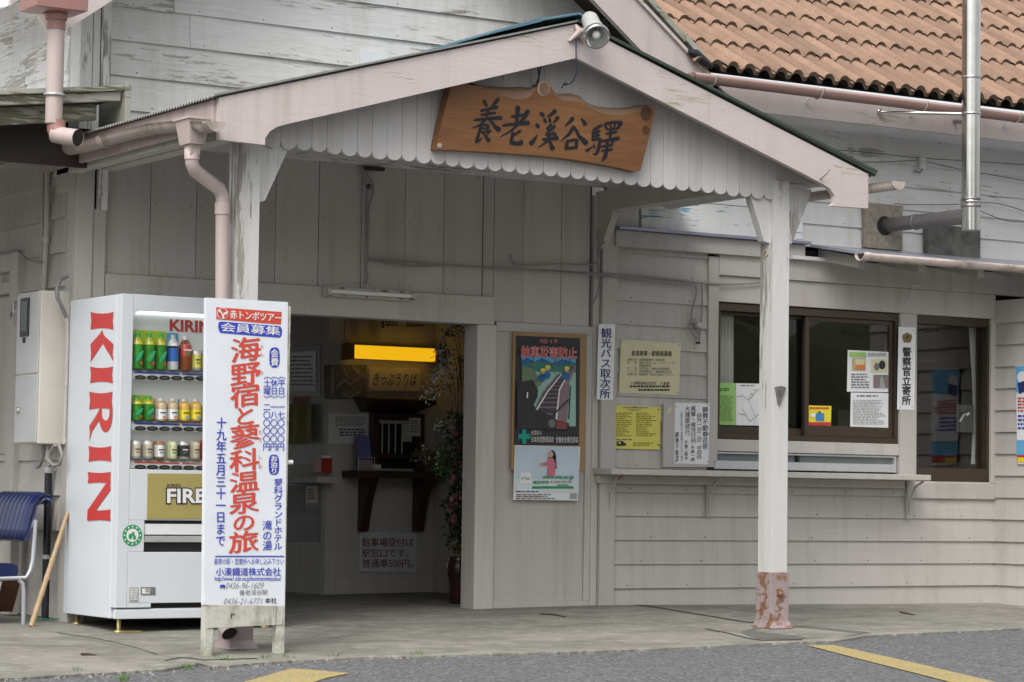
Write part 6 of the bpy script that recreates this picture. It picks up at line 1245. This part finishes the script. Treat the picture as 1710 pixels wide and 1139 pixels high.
def art_park(k):
    k.htext('駐車場受付は', 604, 691, 906, 15, 'darkred', 2, .012); k.htext('駅窓口です。', 604, 691, 924, 15, 'darkred', 2, .012)
    k.htext('普通車', 604, 648, 941, 15, 'darkred', 2, .012); k.word('500', 649, 935, 669, 947, 'darkred', 2, .0); k.htext('円。', 670, 699, 941, 15, 'darkred', 2, .012)
paper('parking_sign', 'white board with three rows of dark red characters below the ticket hatch', 'sign', [(600.5, 888), (696, 890), (695, 956), (600, 955)], TYf, plain('board_white', (.58, .60, .62), .6), .006, art=art_park)
# ticket hatch
th_ = thing('ticket_hatch', aY(660, 730, TY), 'dark wooden ticket hatch with vertical bars, hood and counter', 'ticket window')
r_ = RC(617, 690, 703, 790, TY-.03); fx0, fx1, fz0, fz1 = r_
mb = MB(); mb.box(fx0, fx0+.05, TY-.08, TY-.012, fz0, fz1, 'darkwood'); mb.box(fx1-.05, fx1, TY-.08, TY-.012, fz0, fz1, 'darkwood'); mb.box(fx0+.05, fx1-.05, TY-.07, TY-.012, fz1-.05, fz1, 'darkwood'); mb.box(fx0+.05, fx1-.05, TY-.07, TY-.012, fz0+.10, fz0+.14, 'darkwood')
mb.box(fx0+.051, fx1-.051, TY-.02, TY-.0105, fz0, fz1-.05, 'black'); mb.build('frame', th_, .003)
hz = aY(660, 671, TY-.1).z; mb = MB(); a_, b_ = aY(601, 680, TY-.12).x, aY(717, 680, TY-.12).x
mb.hexa([(a_, TY-.22, hz-.015), (b_, TY-.22, hz-.015), (b_-.06, TY-.013, fz1), (a_+.06, TY-.013, fz1)], [(a_, TY-.22, hz+.015), (b_, TY-.22, hz+.015), (b_, TY-.013, hz+.03), (a_, TY-.013, hz+.03)], 'darkwood'); mb.build('hood', th_, .004)
for px_ in (639, 650, 661, 672): x = aY(px_, 730, TY-.05).x; mb = MB(); mb.tube([(x, TY-.045, fz0+.14), (x, TY-.045, fz1-.05)], .005, 'tin', 8); mb.build('bar', th_)
mb = MB(); mb.box(aY(675, 730, TY-.06).x, fx1-.07, TY-.022, TY-.0205, fz1-.2, fz1-.07, plain('painted_office_light', (.6, .62, .52), .6)); mb.box(fx0+.07, fx1-.1, TY-.023, TY-.0205, fz1-.075, fz1-.05, plain('pale_slot', (.5, .5, .48), .6)); mb.build('office_light_behind_bars', th_)  # pale strips on black backing: office light beyond the bars, put into colour
ch_ = RC(586, 787, 731, 799, TY-.15); mb = MB(); mb.box(ch_[0], ch_[1], TY-.26, TY-.012, ch_[2], ch_[3], 'darkwood'); mb.build('counter', th_, .006)
for x0, x1 in ((602, 617), (693, 709)):
    a_ = aY(x0, 840, TY-.05).x; b_ = aY(x1-2, 840, TY-.05).x; zb2_ = aY(x0, 887, TY-.05).z; mb = MB(); mb.prism([(a_, TY-.012, ch_[2]-.001), (a_, TY-.20, ch_[2]-.001), (a_, TY-.12, ch_[2]-.15), (a_, TY-.06, zb2_), (a_, TY-.012, zb2_)], (b_-a_, 0, 0), 'darkwood'); mb.build('bracket', th_, .004)
mb = MB(); r_ = RC(621, 774, 693, 787, TY-.2); mb.box(r_[0], r_[1], TY-.19, TY-.17, ch_[3]+.001, ch_[3]+.018, plain('tray', (.40, .38, .34), .5)); mb.box(r_[0], r_[0]+.09, TY-.17, TY-.10, ch_[3]+.001, ch_[3]+.045, 'paper'); tag(mb.build('coin_tray'), 'pale coin tray and slips on the ticket counter', 'tray')
def art_small(k): k.lines(685, 702, 700, 724, 5, 'inkgrey', 2, 0, .4, .2, 4)
paper('small_notice', 'small white slip on the right edge of the ticket hatch', 'notice', [(683, 697.5), (702.5, 698), (702, 728.5), (683, 728)], TY-.084, 'paper', art=art_small)
br = thing('brochure_rack', aY(608, 787, TY-.2), 'clear stand of purple brochures on the left of the ticket counter', 'brochure rack')
r_ = RC(594, 729, 621, 787, TY-.16); mb = MB(); mb.hexa([(r_[0]+.01, TY-.19, ch_[3]+.01), (r_[1]-.01, TY-.19, ch_[3]+.01), (r_[1]-.01, TY-.17, ch_[3]+.01), (r_[0]+.01, TY-.17, ch_[3]+.01)], [(r_[0]+.01, TY-.14, r_[3]), (r_[1]-.01, TY-.14, r_[3]), (r_[1]-.01, TY-.12, r_[3]), (r_[0]+.01, TY-.12, r_[3])], 'purple'); mb.box(r_[0]+.012, r_[1]-.012, TY-.195, TY-.191, ch_[3]+.012, ch_[3]+.075, plain('photo_print', (.42, .34, .33), .6, 0, .5, 40)); mb.build('brochures', br)
mb = MB(); mb.tube([(r_[0], TY-.2, ch_[3]+.001), (r_[0], TY-.2, ch_[3]+.09), (r_[1], TY-.2, ch_[3]+.09), (r_[1], TY-.2, ch_[3]+.001)], .004, 'tin', 6); mb.box(r_[0], r_[1], TY-.2, TY-.1, ch_[3]+.001, ch_[3]+.006, 'tin'); mb.build('rack_frame', br)
# side face of the ticket office
XS = TX-.022
fnS = lambda x, y: aX(x, y, XS)
def psheet(name, label, cat, q, mat, th_=.003, art=None, X=None):
    f_ = (lambda x, y: aX(x, y, X)) if X else fnS
    return paper(name, label, cat, q, 0, mat, th_, art=art, fn=f_, normal=(-1, 0, 0))
def art_frame(k):
    k.poly([(470, 590), (470, 652), (528, 654), (528, 586)], plain('glazed_print', (.09, .085, .06), .2, 0, .3, 12), 1); k.lines(486, 595, 526, 648, 8, 'ink', 2, -.05, .35, .2, 8)
fr_o = psheet('framed_notice', 'dark framed notice under glass on the wall left of the ticket office corner', 'picture', [(470, 581), (535, 575), (535, 661), (470, 662)], 'brownsash', .02, art=art_frame)
psheet('orange_tag', 'small orange label below the framed notice', 'label', [(489, 663), (517, 661), (517, 673), (489, 674)], plain('orange_tag', (.40, .09, .03), .7))
psheet('noticeboard_panel', 'pale notice panel under clear film behind the green cloth', 'panel', [(470, 670), (540, 668), (540, 775), (470, 775)], plain('panel_grey', (.34, .33, .31), .5), .006)
mb = MB(); vs = []; nx, nz = 24, 8; A_ = [aX(*p, XS-.03) for p in ((470, 676), (522, 672), (522, 738), (470, 742))]
for j in range(nz+1):
    for i in range(nx+1):
        u, v = i/nx, j/nz; p = A_[0].lerp(A_[1], u).lerp(A_[3].lerp(A_[2], u), v); p.x -= .010*math.sin(u*14+v); vs.append(p)
mb.add(vs, [(j*(nx+1)+i, j*(nx+1)+i+1, (j+1)*(nx+1)+i+1, (j+1)*(nx+1)+i) for j in range(nz) for i in range(nx)], 'olive', True); tag(mb.build('green_cloth'), 'olive green cloth hung on the notice panel inside the hall', 'cloth')
mb = MB(); a_ = aX(532, 790, XS-.05); b_ = aX(545, 765, XS-.05); mb.box(XS-.09, XS-.002, min(a_.y, b_.y), max(a_.y, b_.y), a_.z, b_.z, 'redlab'); mb.box(XS-.08, XS-.01, min(a_.y, b_.y)+.01, max(a_.y, b_.y)-.01, b_.z-.02, b_.z+.02, 'paper'); tag(mb.build('leaflet_box', None, .003), 'small red box of leaflets at the corner of the ticket office', 'box')
mb = MB(); a_ = aX(470, 806, XS-.08); b_ = aX(546, 796, XS-.08); mb.box(XS-.16, XS-.002, min(a_.y, b_.y), max(a_.y, b_.y), a_.z, b_.z, 'interior'); tag(mb.build('wall_ledge', None, .003), 'narrow grey ledge along the side of the ticket office', 'shelf')
def art_case(k): k.rect(470, 812, 508, 860, 'paleink', 1); k.rect(512, 812, 531, 840, 'beigeb', 1); k.lines(514, 816, 529, 836, 4, 'inkgrey', 2); k.rect(512, 846, 530, 858, 'paleink', 1)
psheet('leaflet_case', 'dark wooden case of leaflets under the ledge inside the hall', 'case', [(470, 806), (534, 806), (534, 905), (470, 905)], 'darkwood', .03, art=art_case)
# flower arrangement
FX = aS(766, 1008); fl2 = thing('flower_arrangement', FX, 'tall dark vase of white sprays and pink flowers just inside the doorway', 'flowers')
mb = MB(); H = aY(766, 930, FX.y).z-FX.z; mb.lathe([(.055, 0), (.062, .02), (.060, H*.3), (.078, H*.62), (.088, H*.82), (.072, H*.93), (.085, H), (.075, H), (.06, H*.9)], FX, 'vase', 22); mb.build('vase', fl2)
def fpt(x, y, dy=0): return aY(x, y, FX.y+dy)
stems = []; rnd = random.Random(3); tw = MB(); wh = MB(); lf_ = MB(); pk = MB()
def petal(mb_, c, r, mat, n=5, flat=0.0):
    for i in range(n):
        d = Vector((rnd.gauss(0, 1), rnd.gauss(0, 1), rnd.gauss(0, 1))).normalized(); s_ = d.cross(Vector((.3, .2, .9))).normalized(); o_ = c+d*r*.5
        mb_.flat([c, o_+s_*r*.4, c+d*r, o_-s_*r*.4], mat, rnd.random())
def stem(P, r=.004):
    pts = [fpt(*p) for p in P]; out = []
    for i in range(len(pts)-1):
        p0, p1, p2, p3 = pts[max(i-1, 0)], pts[i], pts[i+1], pts[min(i+2, len(pts)-1)]
        for k_ in range(6): t_ = k_/6; out.append(.5*((2*p1)+(p2-p0)*t_+(2*p0-5*p1+4*p2-p3)*t_*t_+(3*p1-p0-3*p2+p3)*t_**3))
    out.append(pts[-1]); tw.tube(out, [r*(1-.75*i/len(out)) for i in range(len(out))], 'twig', 5); return out
white = [[(768, 930), (762, 800, .05), (757, 700, .02), (750, 640, -.03), (728, 655, -.08), (712, 662, -.1)], [(768, 930), (765, 760, .03), (760, 660, .0), (752, 618, -.05), (735, 625, -.1), (722, 632, -.12)], [(768, 930), (766, 720, .02), (763, 620, .05), (752, 590, .0), (742, 600, -.05), (737, 618, -.06)],
         [(768, 930), (770, 700, .0), (768, 620, .0), (758, 560, .0), (745, 555, -.04), (736, 575, -.08), (732, 590, -.1)], [(768, 930), (770, 650, .05), (766, 565, .05), (757, 541, .05), (772, 552, .1), (780, 560, .12)], [(768, 930), (760, 780, .0), (748, 720, -.05), (735, 705, -.1), (728, 715, -.12)], [(768, 930), (765, 750, .06), (766, 640, .1), (772, 600, .1), (776, 640, .12)], [(768, 930), (758, 830, -.05), (735, 770, -.1), (712, 745, -.14)]]
for P in white:
    o = stem(P)
    for i, p in enumerate(o):
        t_ = i/len(o)
        if t_ > .48:
            for _ in range(5 if P[-1][1] < 700 else 2):
                c = p+Vector((rnd.gauss(0, .022), rnd.gauss(0, .02), rnd.gauss(-.006, .024))); petal(wh, c, .011, 'petal_w', 4)
            for _ in range(2): petal(lf_, p+Vector((rnd.gauss(0, .02), rnd.gauss(0, .02), rnd.gauss(0, .02))), .018, 'leaf', 2)
for _ in range(420):
    x, y = rnd.gauss(768, 12), rnd.uniform(690, 915); petal(lf_, fpt(x, y, rnd.uniform(-.1, .1)), rnd.uniform(.02, .045), 'leaf', 3)
for _ in range(90):
    x, y = rnd.gauss(742, 9), rnd.gauss(775, 12); petal(lf_, fpt(x, y, rnd.uniform(-.1, .05)), .025, plain('fern', (.07, .16, .03), .8, 0, .4) if 'fern' not in bpy.data.materials else bpy.data.materials['fern'], 3)
for x, y in ((762, 770), (770, 785), (758, 800), (772, 812), (766, 830), (776, 770), (764, 745), (757, 842), (771, 855), (760, 722), (775, 745), (768, 880), (757, 868)):
    for _ in range(3): petal(pk, fpt(x+rnd.gauss(0, 3), y+rnd.gauss(0, 4), rnd.uniform(-.09, -.02)), .034, 'petal_p', 6)
for _ in range(60): petal(pk, fpt(rnd.gauss(766, 6), rnd.gauss(918, 6), rnd.uniform(-.06, .06)), .02, 'dryl', 3)
tw.build('stems', fl2); o = wh.build('white_blossom', fl2); o = lf_.build('leaves', fl2); pk.build('pink_blossom', fl2)
df = MB(); cc = aY(714, 765, TY-.18)
for _ in range(260): petal(df, cc+Vector((rnd.gauss(0, .055), rnd.gauss(0, .04), rnd.gauss(.01, .028))), .022, 'dryl' if rnd.random() < .75 else 'petal_w', 2)
for x, y in ((716, 787), (708, 787)): df.tube([cc+Vector((0, 0, .0)), aY(x, y, TY-.18)], .006, 'twig', 5)
tag(df.build('dried_bouquet'), 'brown dried flower bunch at the right end of the ticket counter', 'flowers')

# ================================================================== GROUND DETAILS
def tuft(P, label, n=40):
    mb = MB(); 
    for x, y in P:
        for _ in range(n):
            b_ = aS(x+random.gauss(0, 6), y+random.gauss(0, 1.2), -.012); h_ = random.uniform(.012, .04); a_ = random.uniform(0, 6.28); s_ = Vector((math.cos(a_), math.sin(a_), 0))*.003; t_ = b_+Vector((random.gauss(0, .014), random.gauss(0, .014), h_))
            mb.flat([b_-s_, b_+s_, t_], 'grassy')
    o = mb.build('grass'); o['kind'] = 'stuff'; o['label'] = label; o['category'] = 'grass'
tuft([(368, 1104), (380, 1106), (312, 1117), (205, 1136), (130, 1124), (440, 1103), (478, 1102), (560, 1099), (700, 1096)], 'small tufts of grass growing along the cracked platform edge', 34)
mb = MB()
for _ in range(420):
    x = random.uniform(0, 700); ye = np.interp(x, [p[0] for p in EDGE], [p[1] for p in EDGE]); y = ye+abs(random.gauss(2, 4)); b_ = aS(x, y, -.016); s_ = random.uniform(.004, .014)
    q = [b_+Vector((random.uniform(.6, 1)*s_*math.cos(a_), random.uniform(.6, 1)*s_*math.sin(a_), 0)) for a_ in (0, 1.6, 3.1, 4.7)]; tp = [p+Vector((0, 0, s_*.8))+(b_-p)*.4 for p in q]; mb.hexa(q, tp, 'stone')
o = mb.build('gravel'); o['kind'] = 'stuff'; o['label'] = 'loose stone chips scattered along the broken platform edge'; o['category'] = 'gravel'
for P, l_ in (([(902, 1025), (924, 1026), (945, 1030)], 'dry twig on the concrete in front of the wall panel'), ([(1503, 1022), (1512, 1024), (1528, 1027)], 'short twig on the concrete below the far right window')):
    mb = MB(); mb.tube([aS(x, y, .006) for x, y in P], [.006, .005, .003], 'twig', 6); tag(mb.build('twig'), l_, 'twig')
mb = MB()
for _ in range(14):
    p = [aS(random.uniform(130, 165), random.uniform(1090, 1094), .004) for _ in range(3)]; mb.flat(p, plain('dead_leaf', (.09, .06, .03), .9) if 'dead_leaf' not in bpy.data.materials else bpy.data.materials['dead_leaf'])
tag(mb.build('dead_leaf'), 'crumpled dead leaf on the platform near the left edge', 'leaf')

# ================================================================== FAR SIDE OF THE STATION FORECOURT (seen only mirrored in the glass)
def hill():
    mb = MB(); rn = random.Random(5); n = 90; vs = []
    for j in range(9):
        for i in range(n+1):
            t_ = math.pi*(i/n); r = 55+j*7; x = -2+r*1.6*math.cos(t_)*1.2; y = -8-r*math.sin(t_)
            z = -1+[0, 4, 8, 11, 13, 15, 17, 18, 19][j]*(.8+.35*math.sin(i*.37)+.2*math.sin(i*1.1+j))+rn.uniform(-1, 1)*min(j, 1); vs.append((x, y, z))
    mb.add(vs, [(j*(n+1)+i, j*(n+1)+i+1, (j+1)*(n+1)+i+1, (j+1)*(n+1)+i) for j in range(8) for i in range(n)], 'hill', True, .5)
    o = mb.build('wooded_hillside'); o['kind'] = 'structure'
hill()
